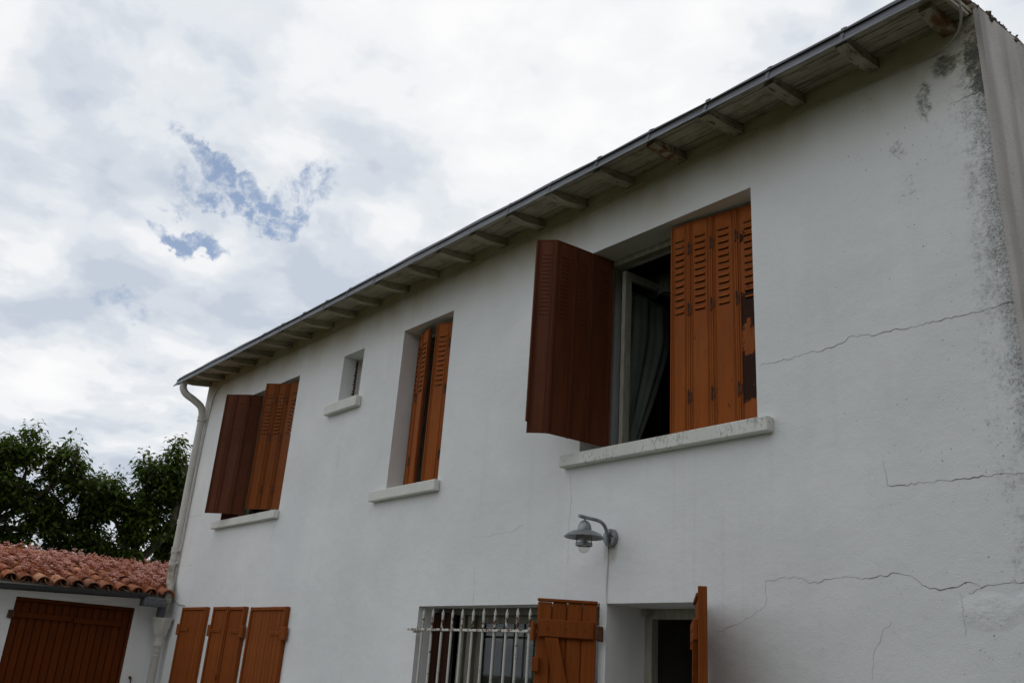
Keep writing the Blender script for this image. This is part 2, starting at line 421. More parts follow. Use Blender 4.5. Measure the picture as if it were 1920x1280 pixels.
def mat_soffit(name='soffit_paint', rot=False):
    t = NT(name); v = t.pos()
    g = t.noise(t.map(v, (1.6, 22, 22)), 3, 8, .68, .3)
    if name != 'soffit_paint': g = t.noise(t.map(v, (16, 3, 16)), 3, 8, .68, .3)
    x = t.sepx(v)[0]
    worse = t.mr(x, -8, -1.6, -.04, .06, False)
    fl = t.mr(t.math('ADD', g, worse), .57, .67, 0, .85)
    col = t.mix(t.mr(t.noise(v, 3, 4), .3, .7), (.33, .295, .215), (.46, .42, .325))
    col = t.mix(fl, col, (.075, .06, .045))
    col = t.mix(t.mr(t.noise(v, 7, 6, .65), .5, .72, 0, .6), col, (.17, .14, .09))
    if rot: col = t.mix(t.mr(t.noise(v, 9, 5), .42, .6), col, (.20, .085, .03))
    return t.done(col, .85, t.bump(fl, -.5, .006), spec=.2)

def mat_iron():
    t = NT('white_iron_paint'); v = t.pos(); z = t.sepx(v)[2]
    n = t.noise(v, 34, 6, .6); near = t.math('MULTIPLY', t.mr(z, 1.86, 1.92), t.mr(z, 1.96, 2.02, 1, 0))
    f = t.mr(t.math('ADD', n, t.math('MULTIPLY', near, .16)), .62, .68)
    col = t.mix(f, t.mix(t.noise(v, 6, 4), (.52, .52, .47), (.66, .66, .62)), t.mix(t.mr(t.noise(v, 70, 3), .4, .6), (.22, .07, .02), (.05, .03, .025)))
    return t.done(col, .55, t.bump(n, .2, .004), spec=.4)

def mat_tile():
    t = NT('terracotta'); v = t.coord('Object'); w = t.pos()
    oi = t.n('ShaderNodeObjectInfo')
    cr_ = t.n('ShaderNodeValToRGB'); t.l(oi.outputs['Random'], cr_.inputs[0]); ee = cr_.color_ramp.elements; ee[0].color = (.24, .085, .045, 1); ee[1].color = (.56, .28, .16, 1); q_ = ee.new(.35); q_.color = (.40, .135, .062, 1); q_ = ee.new(.7); q_.color = (.48, .185, .09, 1); col = cr_.outputs[0]
    col = t.mix(t.mr(t.noise(w, 22, 7, .65), .50, .66, 0, .85), col, (.24, .22, .18))
    col = t.mix(t.mr(t.noise(w, 6, 5, .6), .5, .72, 0, .5), col, (.13, .075, .05))
    return t.done(col, .9, t.bump(t.noise(w, 60, 5), .35, .006), spec=.2)

def mat_leaf(name, c1, c2):
    t = NT(name); v = t.pos()
    col = t.mix(t.mr(t.noise(v, 2.4, 3), .3, .7), c1, c2)
    col = t.mix(t.mr(t.noise(v, 19, 2), .55, .68, 0, .75), col, (.11, .125, .02))
    col = t.mix(t.mr(t.noise(v, 27, 2), .66, .72, 0, .7), col, (.14, .07, .02))
    t.l(col, t.b.inputs['Base Color']); t.b.inputs['Roughness'].default_value = .5; t.b.inputs['Specular IOR Level'].default_value = .15
    tr = t.n('ShaderNodeBsdfTranslucent'); t.l(t.mix(.5, col, (.12, .20, .01)), tr.inputs[0])
    mx = t.n('ShaderNodeMixShader'); mx.inputs[0].default_value = .35
    out = t.nt.nodes['Material Output']; t.l(t.b.outputs[0], mx.inputs[1]); t.l(tr.outputs[0], mx.inputs[2]); t.l(mx.outputs[0], out.inputs[0])
    return t.mat

def mat_glass():
    t = NT('glass'); t.b.inputs['Transmission Weight'].default_value = 1; t.b.inputs['IOR'].default_value = 1.45
    tr = t.n('ShaderNodeBsdfTransparent'); gl = t.n('ShaderNodeBsdfGlossy'); gl.inputs['Roughness'].default_value = .03
    lw = t.n('ShaderNodeLayerWeight'); fr = t.mr(t.math('POWER', lw.outputs['Facing'], 4.), 0, 1, .04, .9, False)
    mx = t.n('ShaderNodeMixShader'); t.l(fr, mx.inputs[0]); t.l(tr.outputs[0], mx.inputs[1]); t.l(gl.outputs[0], mx.inputs[2])
    tr.inputs[0].default_value = (.86, .87, .84, 1)
    t.l(mx.outputs[0], t.nt.nodes['Material Output'].inputs[0]); return t.mat

FAC = mat_facade(); GAB = mat_gable(); SILL = mat_sill(); SOF = mat_soffit(); RAF = mat_soffit('rafter_paint'); ROT = mat_soffit('rotten_rafter', True)
ORANGE = mat_metal_shutter('orange_shutter_paint', (.245, .062, .010), (.305, .080, .013))
ORANGE2 = mat_metal_shutter('shaded_orange_shutter_paint', (.165, .044, .008), (.215, .058, .010), .5)  # darker orange: the weaker light on this leaf is put into the paint
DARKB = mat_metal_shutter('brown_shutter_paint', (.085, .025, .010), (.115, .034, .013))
PEEL = mat_peeling()
BOARD = mat_boards('brown_board_paint', (.185, .048, .009), (.245, .066, .013))
BOARD2 = mat_boards('dark_board_paint', (.09, .0195, .003), (.12, .027, .004))
RUST = plain('rusty_hinge', (.045, .018, .011), (.12, .042, .016), 40, rough=.85)
IRON = mat_iron()
ZINC = plain('aged_zinc', (.06, .066, .077), (.11, .118, .132), 5, (1, 6, 6), .55, .05, 40, .0, .5)
ZINCD = plain('dark_zinc', (.04, .043, .048), (.065, .068, .075), 5, (6, 1, 6), .5, .05, 40, .0, .35)
ZINCL = plain('bright_zinc', (.30, .32, .34), (.42, .44, .46), 9, rough=.4, metal=.6)
GALV = plain('galvanised_steel', (.20, .215, .225), (.33, .345, .355), 16, rough=.42, bump=.05, metal=.55)
PIPE = plain('cream_downpipe_paint', (.50, .48, .43), (.61, .595, .55), 3, (4, 4, 1), .6, .06, 50)
LICHEN = plain('lichened_pipe_paint', (.50, .48, .43), (.24, .22, .15), 14, rough=.85, bump=.3)
FRAME = plain('window_frame_paint', (.25, .235, .185), (.34, .32, .26), 8, (4, 4, 1), .6)
FRAMED = plain('shaded_frame_paint', (.13, .12, .09), (.20, .185, .145), 8, (4, 4, 1), .65)
WHITE = plain('white_trim_paint', (.66, .66, .63), (.74, .74, .71), 8)
CRACK = plain('crack_dirt', (.10, .10, .095), (.16, .16, .15), 30, rough=1, spec=.0)
CRACKF = plain('hairline_crack', (.36, .36, .345), (.44, .44, .42), 30, rough=1, spec=.0)
CABLE = plain('old_cable', (.36, .34, .28), (.46, .44, .38), 10)
CURT = plain('sage_curtain', (.30, .34, .32), (.37, .41, .385), 4, rough=.95)
NET = plain('grey_net_curtain', (.055, .055, .06), (.09, .09, .095), 4, rough=.95)
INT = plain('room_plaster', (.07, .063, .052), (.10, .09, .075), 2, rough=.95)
TILE = mat_tile()
MORTAR = plain('verge_mortar', (.10, .08, .065), (.19, .15, .12), 18, rough=.95, bump=.6, bscale=30)
BARK = plain('bark', (.05, .04, .032), (.10, .082, .065), 9, (1, 1, .3), .95, .6, 25)
LEAF = mat_leaf('cherry_leaf', (.022, .045, .006), (.05, .085, .010))
LEAF2 = mat_leaf('cherry_leaf_bright', (.026, .052, .006), (.06, .10, .012))
GLASS = mat_glass()
def mat_grass():
    t = NT('lawn'); v = t.pos()
    col = t.mix(t.mr(t.noise(v, .7, 6), .35, .65), (.055, .06, .022), (.095, .088, .04))
    col = t.mix(t.mr(t.noise(v, 30, 6, .7), .4, .65), col, (.045, .05, .018))
    return t.done(col, .95, t.bump(t.noise(v, 60, 6), .8, .03), spec=.1)

# ------------------------------------------------------------------ ground
g = MB(); S = 900
g.add([(-S,-S,0),(S,-S,0),(S,S,0),(-S,S,0)], [(0,1,2,3)])
lawn = obj('lawn', g, mat_grass()); lawn['kind'] = 'structure'
g = MB(); g.cbox((-11.64, -1.6, .004), (-1.2, -.002, .05), .01)
terrace = obj('terrace', g, plain('terrace_concrete', (.26, .25, .23), (.36, .35, .32), 3, rough=.95, bump=.3)); terrace['kind'] = 'structure'

# unseen evergreen screen, added on the right to block sky light from there
def hedge():
    m = MB(); nu, nv = 64, 22; rd = random.Random(5)
    def bumpy(y, z): return .35*math.sin(y*1.3+z*.7)+.25*math.sin(y*2.9-z*1.9)+.15*math.sin(y*6.1+z*4.3)
    loop = []
    for j in range(nv+1):
        t = j/nv; z = 8.4*t
        for i in range(nu+1):
            y = -17+19.5*i/nu; hgt = z*(.90+.10*math.sin(y*.9)+.05*math.sin(y*2.3))
            loop.append((4.7+.9*t**3 + bumpy(y, z) + rd.uniform(-.12, .12), y + rd.uniform(-.1, .1), hgt))
    for j in range(nv+1):
        t = 1-j/nv; z = 8.4*t
        for i in range(nu+1):
            y = -17+19.5*i/nu; hgt = z*(.90+.10*math.sin(y*.9)+.05*math.sin(y*2.3))
            loop.append((7.4-.9*t**3 + bumpy(y+9, z) + rd.uniform(-.12, .12), y + rd.uniform(-.1, .1), hgt))
    w_ = nu+1; fs = [(j*w_+i, j*w_+i+1, (j+1)*w_+i+1, (j+1)*w_+i) for j in range(2*nv+1) for i in range(nu)]
    m.add(loop, [tuple(reversed(f)) for f in fs])
    o = obj('sky_blocking_hedge', m, plain('hedge_green', (.018, .03, .01), (.04, .055, .018), 9, rough=.9, bump=1., bscale=14))
    tag(o, 'tall dark evergreen hedge out of view, added to block sky light on the right', 'hedge')
hedge()

# ================================================================== THE HOUSE
XL, XR, DEPTH = -11.75, -1.47, 7.0
T = .38
def roof_top(y): return 5.215 + .17*y
def soff(y): return 5.105 + .16*y
RIDGE_Y = DEPTH/2
house = thing('white_house', 'white rendered two storey house with orange and brown shutters and wooden eaves', 'house', ((XL+XR)/2, 0, 0))
OPEN = {  # x0, x1, z0, z1
 'one':   (-10.47, -8.96, 3.085, 4.63), 'small': (-7.976, -7.568, 4.10, 4.63), 'tall': (-6.84, -6.05, 3.085, 4.63),
 'big':   (-4.365, -2.905, 3.085, 4.615), 'barred': (-6.135, -4.12, .9, 2.085), 'door': (-4.06, -3.335, .05, 2.082),
 'low1': (-10.98, -10.40, .9, 2.03), 'low2': (-10.05, -9.38, .9, 2.03), 'low3': (-9.08, -8.42, .9, 2.03)}
w = MB(); w.sheet(XL, XR, 0, 5.104, list(OPEN.values()), 0, T)
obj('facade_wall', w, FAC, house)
def gable_poly():
    return [(T+.001, -.0), (DEPTH, 0), (DEPTH, 5.10), (RIDGE_Y, 5.10+.165*RIDGE_Y), (T+.001, 5.10+.165*T)]
g = MB(); g.prism([(-.004, 0), (DEPTH, 0), (DEPTH, 5.12), (RIDGE_Y, 5.12+.17*RIDGE_Y), (-.004, 5.125)], 0, XR+.001, XR+.03)
g.prism(gable_poly(), 0, XR-.3, XR+.001)
obj('gable_wall', g, GAB, house)
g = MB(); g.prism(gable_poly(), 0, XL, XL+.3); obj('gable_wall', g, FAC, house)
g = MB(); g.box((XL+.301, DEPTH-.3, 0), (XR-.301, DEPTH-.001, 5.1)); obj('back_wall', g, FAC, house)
# inside: floor between the storeys, cross walls, ceiling
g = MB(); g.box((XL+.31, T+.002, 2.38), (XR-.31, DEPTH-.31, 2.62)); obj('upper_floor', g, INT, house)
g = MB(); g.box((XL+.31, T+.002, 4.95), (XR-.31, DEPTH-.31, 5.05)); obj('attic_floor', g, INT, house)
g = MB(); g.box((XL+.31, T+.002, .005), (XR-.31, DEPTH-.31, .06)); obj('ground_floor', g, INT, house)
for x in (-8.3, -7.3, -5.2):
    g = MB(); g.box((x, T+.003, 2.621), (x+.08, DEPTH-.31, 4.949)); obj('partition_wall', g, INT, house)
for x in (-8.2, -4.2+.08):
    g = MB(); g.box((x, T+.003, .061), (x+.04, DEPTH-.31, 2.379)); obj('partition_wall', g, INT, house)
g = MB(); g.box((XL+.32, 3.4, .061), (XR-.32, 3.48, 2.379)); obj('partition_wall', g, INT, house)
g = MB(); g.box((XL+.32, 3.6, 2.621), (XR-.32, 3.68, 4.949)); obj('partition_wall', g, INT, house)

# ---- roof, eaves
roof = MB()
prof = [(-.20, roof_top(-.20)-.02), (RIDGE_Y, roof_top(RIDGE_Y)), (DEPTH+.4, roof_top(RIDGE_Y)-.17*(RIDGE_Y+.4)), (DEPTH+.4, roof_top(RIDGE_Y)-.17*(RIDGE_Y+.4)-.05),
        (RIDGE_Y, roof_top(RIDGE_Y)-.055), (-.20, roof_top(-.20)-.055)]
roof.prism(prof, 0, XL-.12, XR-.09)
roofo = obj('roof', roof, TILE, house)
nb_ = 4; edges = [-.388, -.29, -.185, -.085, .02]
for k in range(4):
    y0, y1 = edges[k]+.003, edges[k+1]-.003
    b = MB(); dz = random.uniform(-.003, .003)
    b.prism([(y0, soff(y0)+dz), (y1, soff(y1)+dz), (y1, soff(y1)+.022), (y0, soff(y0)+.022)], 0, XL-.12, XR-.004)
    obj('soffit_board', b, SOF, house)
b = MB(); b.prism([(-.43, 5.0), (-.427, 5.0), (-.427, 5.1), (-.43, 5.1)], 0, XL-.12, XR-.02)
RX = [-1.60, -2.04, -2.52, -2.975, -3.45, -3.935, -4.425, -4.91, -5.39, -5.86, -6.37, -6.88, -7.385, -7.86, -8.35, -8.85, -9.315, -9.83, -10.3, -10.8, -11.26, -11.70]
for i, x in enumerate(RX):
    r = MB(); hw = .036 + random.uniform(-.003, .004); tl = random.uniform(-.012, .012); e = -.378 + random.uniform(-.012, .03)
    if i == 0: e = -.30
    # the tail is thinned towards its end
    poly = [(e, soff(e)-.040+random.uniform(-.006, .004)), (e+.15, soff(e+.15)-.066), (.01, soff(0)-.066), (.01, soff(.01)-.004), (e+.012, soff(e)-.004)]
    r.prism(poly, 0, x-hw, x+hw)
    r.v = [(vx + tl*vy/.4 + random.uniform(-.003, .003), vy, vz+random.uniform(-.003, .002)) for vx, vy, vz in r.v]
    o = obj('rafter', r, ROT if i in (0, 4) else RAF, house)
    if i == 0: o['label'] = 'rotten brown rafter end by the right corner'
# gutter: leaning zinc strip with a bright drip edge
GX0, GX1 = -11.92, XR-.03
def gutter_profile(o=0.):
    return [(-.412-o, 4.992-o*.2), (-.4045-o, 5.010), (-.372-o, 5.105), (-.360-o, 5.112), (-.352, 5.118), (-.347, 5.107), (-.367, 5.098), (-.399, 5.005), (-.405, 4.990-o*.2)]
gm = MB(); nseg = 42
for k in range(nseg):
    xa, xb = GX0+(GX1-GX0)*k/nseg, GX0+(GX1-GX0)*(k+1)/nseg
    P_ = gutter_profile(); n = len(P_); wa = .004*math.sin(k*1.7)+.007*math.sin(k*.31); wb = .004*math.sin((k+1)*1.7)+.007*math.sin((k+1)*.31)
    vs = [(xa, y, z+wa) for y, z in P_] + [(xb, y, z+wb) for y, z in P_]
    gm.add(vs, [(i, n+i, n+(i+1)%n, (i+1)%n) for i in range(n)])
gutter = obj('gutter', gm, ZINC, house, smooth=True)
g = MB(); g.tube([(GX0-.03, -.413, 4.988), (-6, -.413, 4.990), (GX1, -.413, 4.990)], .0052, 6); obj('drip_edge', g, ZINCL, gutter)
g = MB(); g.prism([(-.425, 4.985), (-.42, 4.985), (-.30, 5.045), (-.30, 5.10), (-.352, 5.10)], 0, GX0, GX0+.004); obj('end_cap', g, ZINC, gutter)
for x in RX[1:-1]:
    g = MB(); pr = [(y, z) for y, z in gutter_profile(.005)][:5] + [(-.352, 5.124), (-.36, 5.11), (-.40, 5.0)]
    g.prism(pr, 0, x-.012+.03, x+.012+.03); obj('gutter_hook', g, ZINC, gutter)
# gutter floor behind the strip (zinc lying on the roof edge)
g = MB(); g.prism([(-.40, 5.062), (-.05, 5.155), (-.05, 5.160), (-.40, 5.068)], 0, GX0+.01, GX1); obj('gutter_floor', g, ZINC, gutter)
# verge of the gable: canal tile ends bedded in mortar
def canal_tile(L=.42, r0=.085, r1=.07, t=.013, seg=8, wob=0., up=True):
    m = MB(); vs = []
    for j, (xx, r) in enumerate(((0, r0), (L, r1))):
        for rr in (r, r-t):
            for k in range(seg+1):
                a = math.pi*k/seg; vs.append((xx, -rr*math.cos(a), rr*math.sin(a)*.88))
    n = seg+1; fs = []
    for k in range(seg):
        fs.append((k, 2*n+k, 2*n+k+1, k+1)); fs.append((n+k, n+k+1, 3*n+k+1, 3*n+k))
        fs.append((k, k+1, n+k+1, n+k)); fs.append((2*n+k, 3*n+k, 3*n+k+1, 2*n+k+1))
    fs += [(0, n, 3*n, 2*n), (seg, 2*n+seg, 3*n+seg, n+seg)]
    m.add(vs, fs); return m
vt = canal_tile(.40, .07, .06).mesh('roof_tile', MORTAR, True)
sl = math.atan(.17)
for k in range(11):
    y = .02+k*.31
    M = Matrix.Translation((XR-.075+random.uniform(-.006, .006), y, roof_top(y)-.028+random.uniform(-.006, .008))) @ Matrix.Rotation(R(90)+random.uniform(-.02, .02), 4, 'Z') @ Matrix.Rotation(-sl+.05, 4, 'Y')
    link('verge_tile', vt, roofo, M)
mo = MB()
for k in range(300):
    y = random.uniform(-.02, 3.5); z = 5.115+.17*y + random.uniform(-.012, .055); s_ = random.uniform(.008, .024)
    c = Vector((XR+random.uniform(-.02, .032), y, z)); rot = Matrix.Rotation(random.uniform(0, 6), 3, (random.random(), random.random(), random.random()+.1))
    oc = [Vector(q)*s_*random.uniform(.7, 1.25) for q in ((1,0,0),(-1,0,0),(0,1,0),(0,-1,0),(0,0,1),(0,0,-1))]
    mo.add([c + rot @ q for q in oc], [(0,2,4),(2,1,4),(1,3,4),(3,0,4),(2,0,5),(1,2,5),(3,1,5),(0,3,5)])
mo.prism([(-.003, 5.1), (3.5, 5.1+.17*3.5), (3.5, 5.152+.17*3.5), (-.003, 5.17)], 0, XR-.10, XR+.012)
obj('verge_mortar', mo, MORTAR, roofo, kind='stuff')

# ---- sills
for x0, x1, zt, zb in ((-10.62, -8.93, 3.10, 3.012), (-8.14, -7.50, 4.105, 4.0), (-7.03, -6.005, 3.09, 2.998), (-4.505, -2.80, 3.083, 2.996)):
    s = MB(); s.cbox((x0, -.062, zb), (x1, -.0015, zt), .006)
    s.cbox((x0+.1, .0, zb+.01), (x1-.07, .20, zt+.004), .003)
    s.v = [(a+random.uniform(-.002, .002), b_, c+random.uniform(-.002, .002)) for a, b_, c in s.v]
    obj('window_sill', s, SILL, house)

# ---- windows behind the shutters
def window(key, d=.21, mull=True, parent_label=None, split=None):
    x0, x1, z0, z1 = OPEN[key]; f = .05; z0 = z0+.02
    m = MB(); m.sheet(x0+.002, x1-.002, z0, z1-.002, [(x0+f, x1-f, z0+f, z1-f)], d, d+.06)
    wo = obj('window', m, FRAME, house)
    return wo, (x0+f, x1-f, z0+f, z1-f), d
def sash(wo, x0, x1, z0, z1, d, M=None, f=.055, mat=None):
    m = MB(); m.sheet(x0, x1, z0, z1, [(x0+f, x1-f, z0+f, z1-f)], d, d+.04); so = obj('sash', m, mat or FRAME, wo, M)
    p = MB(); p.box((x0+f, d+.018, z0+f), (x1-f, d+.022, z1-f)); obj('pane', p, GLASS, wo, M)
for k in ('one', 'tall'):
    wo, (a, b, c, d_), dd = window(k); mid = (a+b)/2
    sash(wo, a, mid-.002, c, d_, dd+.062); sash(wo, mid+.002, b, c, d_, dd+.062)
wo, (a, b, c, d_), dd = window('small', .19); wo.data.materials[0] = WHITE; sash(wo, a, b, c, d_, dd+.062, f=.13, mat=WHITE)
# rusty perforated vent strip standing in the small window
m = MB()
holes = [(-7.944, -7.934, 4.15+i*.035, 4.165+i*.035) for i in range(13)]
m.sheet(-7.955, -7.922, 4.125, 4.612, holes, .140, .146)
for i in range(14): m.box((-7.954, .128+.004*(i%3), 4.135+i*.034), (-7.936, .140, 4.148+i*.034))
obj('vent_strip', m, RUST, wo)
# the big window: frame, one sash swung right into the room
wo, (a, b, c, d_), dd = window('big', .20)
Mh = Matrix.Translation((-4.21, .262, 0)) @ Matrix.Rotation(R(86), 4, 'Z')
m = MB(); m.sheet(0, .60, c-.01, d_-.03, [(.06, .54, c+.06, d_-.09)], 0, .04); so = obj('sash', m, FRAME, wo, Mh)
p = MB(); p.box((.06, .018, c+.06), (.54, .022, d_-.09)); obj('pane', p, GLASS, wo, Mh)
m = MB(); m.sheet(-3.02, -2.94, c-.01, d_-.03, [], .27, .9); obj('sash', m, FRAME, wo)
# barred window: frame, mullion, inside leaf
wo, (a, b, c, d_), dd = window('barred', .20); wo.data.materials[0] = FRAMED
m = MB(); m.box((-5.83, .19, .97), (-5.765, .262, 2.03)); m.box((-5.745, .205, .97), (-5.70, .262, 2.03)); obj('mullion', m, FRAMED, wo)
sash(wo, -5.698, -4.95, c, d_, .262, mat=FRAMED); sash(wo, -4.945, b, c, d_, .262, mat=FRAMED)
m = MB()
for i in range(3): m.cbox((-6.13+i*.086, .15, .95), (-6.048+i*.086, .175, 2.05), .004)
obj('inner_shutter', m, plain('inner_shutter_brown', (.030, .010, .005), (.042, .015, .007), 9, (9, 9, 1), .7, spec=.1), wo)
# door frame
m = MB(); m.box((-4.058, .36, .06), (-4.0, .42, 2.08)); m.box((-3.40, .36, .06), (-3.337, .42, 2.08)); m.box((-3.999, .362, 2.02), (-3.401, .42, 2.079)); m.box((-4.03, .30, 2.035), (-4.0, .359, 2.078))
obj('door_frame', m, FRAME, house)
# low closed windows: shutters with frame in front
def plank_shutter(x0, x1, z0, z1, y0, nb, hinge, mat=BOARD, double=False):
    base = MB(); t = .05
    # surrounding edge frame
    base.cbox((x0, y0, z0), (x0+.035, y0+t-.003, z1), .004); base.cbox((x1-.035, y0, z0), (x1, y0+t-.003, z1), .004)
    base.cbox((x0+.0355, y0+.001, z1-.035), (x1-.0355, y0+t-.003, z1-.001), .004)
    base.box((x0+.03, y0+.034, z0), (x1-.03, y0+.046, z1-.03))
    so = obj('shutter', base, mat, house)
    wB = (x1-x0-.072)/nb
    mesh = MB().cbox((.0032, 0, 0), (wB-.0032, .02, z1-z0-.037), .007).mesh('board', mat)
    for i in range(nb): link('board', mesh, so, Matrix.Translation((x0+.036+i*wB, y0+.012+random.uniform(0, .002), z0)))
    for hx, dr in hinge:
        for hz in (z1-.27, z0+.3):
            h = MB(); h.cbox((min(hx, hx+dr*.27), y0+.004, hz), (max(hx, hx+dr*.27), y0+.0115, hz+.04), .003)
            h.cbox((hx-.03-.03*(dr > 0), y0-.008, hz-.045), (hx+.03+.03*(dr < 0), y0+.03, hz+.08), .006)
            for q in range(4): h.cbox((hx+dr*(.06+q*.055)-.006, y0-.001, hz+.014), (hx+dr*(.06+q*.055)+.006, y0+.005, hz+.026), .002)
            obj('hinge', h, mat, so)
    return so
plank_shutter(-11.06, -10.33, .85, 2.115, -.048, 8, [(-11.05, 1)])
plank_shutter(-10.13, -9.722, .85, 2.112, -.048, 5, [(-10.12, 1)])
plank_shutter(-9.715, -9.30, .85, 2.108, -.048, 5, [(-9.31, -1)])
plank_shutter(-9.155, -8.345, .85, 2.10, -.048, 9, [(-8.355, -1)])
m = MB(); m.cbox((-9.735, -.06, .85), (-9.70, -.046, 2.09), .004); m.cbox((-9.73, -.075, 1.36), (-9.70, -.06, 1.42), .004)
obj('shutter_bar', m, BOARD, house)

# ---- folding metal shutters
ZB, ZT = 3.135, 4.595
def panel_frame(p0, p1, z0):
    u = Vector((p1[0]-p0[0], p1[1]-p0[1], 0)); wd = u.length; u /= wd
    M = Matrix(((u.x, -u.y, 0, p0[0]), (u.y, u.x, 0, p0[1]), (0, 0, 1, z0), (0, 0, 0, 1))); return M, wd
LOUV = {}
def louvre_mesh(wl, mat, kind):
    key = (round(wl, 3), mat.name, kind)
    if key not in LOUV:
        m = MB(); x = wl/2
        if kind == 'hood':       # pressed hood over an open slot, mouth downwards
            m.add([(-x, 0, .024), (x, 0, .024), (x*.96, -.011, .0065), (-x*.96, -.011, .0065), (-x*.96, -.0095, .005), (x*.96, -.0095, .005), (x, .0012, .024), (-x, .0012, .024), (-x, 0, .006), (x, 0, .006)],
                  [(0,3,2,1), (3,4,5,2), (4,7,6,5), (0,1,6,7), (0,8,3), (1,2,9)])
        else:                    # seen from behind: a shallow dimple
            m.add([(-x, 0, -.006), (x, 0, -.006), (x*.95, -.004, .002), (-x*.95, -.004, .002), (x, 0, .009), (-x, 0, .009)],
                  [(0,1,2,3), (3,2,4,5), (0,3,5), (1,4,2)])
        LOUV[key] = m.mesh('louvre', mat)
    return LOUV[key]
def folding_shutter(pts, z0, z1, mat, n, kind, zl=.14, step=.0485, mats=None, lips=None, hinges=True):
    root = None; h = z1-z0
    rootm = MB()
    for i in range(1, len(pts)-1):       # hinge pins joining the panels
        rootm.tube([(pts[i][0], pts[i][1], z0+.004), (pts[i][0], pts[i][1], z1-.004)], .0048, 6)
    root = obj('shutter', rootm, mat, house)
    for i in range(len(pts)-1):
        M, wd = panel_frame(pts[i], pts[i+1], z0); pm = mats[i] if mats else mat
        wl = min(.075, wd*.46); xc = wd*.5
        m = MB(); holes = []
        if kind == 'hood': holes = [(xc-wl/2+.003, xc+wl/2-.003, h-zl-k*step, h-zl-k*step+.0225) for k in range(n)]
        m.sheet(.002, wd-.002, 0, h, holes, 0, .0016)
        for xr, hw, pr in ((.007, .005, .007), (wd-.007, .005, .007), (.022, .002, .003), (.030, .002, .003), (wd-.022, .002, .003), (wd-.030, .002, .003)):
            m.cbox((xr-hw, -pr, .001), (xr+hw, .0005, h-.001), .0015)
        m.box((.0121, -.003, h-.010), (wd-.0121, -.0002, h-.0005)); m.box((.0121, -.003, .0005), (wd-.0121, -.0002, .010))
        m.box((.003, .0018, 0), (.006, .012, h)); m.box((wd-.006, .0018, 0), (wd-.003, .012, h))
        obj('panel', m, pm, root, M)
        lm = louvre_mesh(wl, pm, kind)
        for k in range(n): link('louvre', lm, root, M @ Matrix.Translation((xc, 0, h-zl-k*step)))
    if hinges:
        for i in range(1, len(pts)-1):
            M, wd = panel_frame(pts[i], pts[i+1], z0)
            for hz in (h-.20, h*.56, h*.15):
                q = MB(); q.tube([(0, -.007, hz-.045), (0, -.007, hz+.045)], .0068, 7); q.cbox((.004, -.0085, hz-.03+random.uniform(-.01, .01)), (.016+random.uniform(0, .008), -.0068, hz+.028), .0015); obj('hinge', q, RUST, root, M)
    return root
sh = folding_shutter([(-3.605, .062), (-3.46, .072), (-3.295, .098), (-3.115, .125), (-2.925, .145)], ZB-.01, 4.592, ORANGE, 12, 'hood', .13, .0485, [ORANGE, ORANGE, ORANGE, PEEL])
sh['label'] = 'orange folding metal shutter with peeling paint'
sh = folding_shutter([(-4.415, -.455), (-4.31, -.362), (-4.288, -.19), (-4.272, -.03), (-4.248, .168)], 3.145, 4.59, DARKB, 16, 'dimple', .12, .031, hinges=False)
sh['label'] = 'dark brown folding metal shutter swung outwards'
q = MB(); q.cbox((-4.412, -.475, 3.22), (-4.398, -.452, 4.585), .003); obj('edge_bar', q, DARKB, sh)
folding_shutter([(-9.455, -.165), (-9.345, -.07), (-9.225, .008), (-8.99, .085)], ZB, 4.588, ORANGE2, 12, 'hood', .14, .042)
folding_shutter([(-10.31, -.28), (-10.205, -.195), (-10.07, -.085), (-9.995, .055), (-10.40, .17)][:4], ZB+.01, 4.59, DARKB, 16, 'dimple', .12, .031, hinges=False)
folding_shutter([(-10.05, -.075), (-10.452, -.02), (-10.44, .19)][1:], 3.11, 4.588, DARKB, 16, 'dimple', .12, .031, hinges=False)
folding_shutter([(-6.80, .155), (-6.66, .095), (-6.50, .058)], ZB, 4.59, ORANGE, 11, 'hood', .14, .046)
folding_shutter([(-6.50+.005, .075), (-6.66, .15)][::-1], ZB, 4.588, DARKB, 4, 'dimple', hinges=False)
folding_shutter([(-6.365, .045), (-6.205, .095), (-6.065, .15)], ZB, 4.588, ORANGE, 11, 'hood', .14, .046)
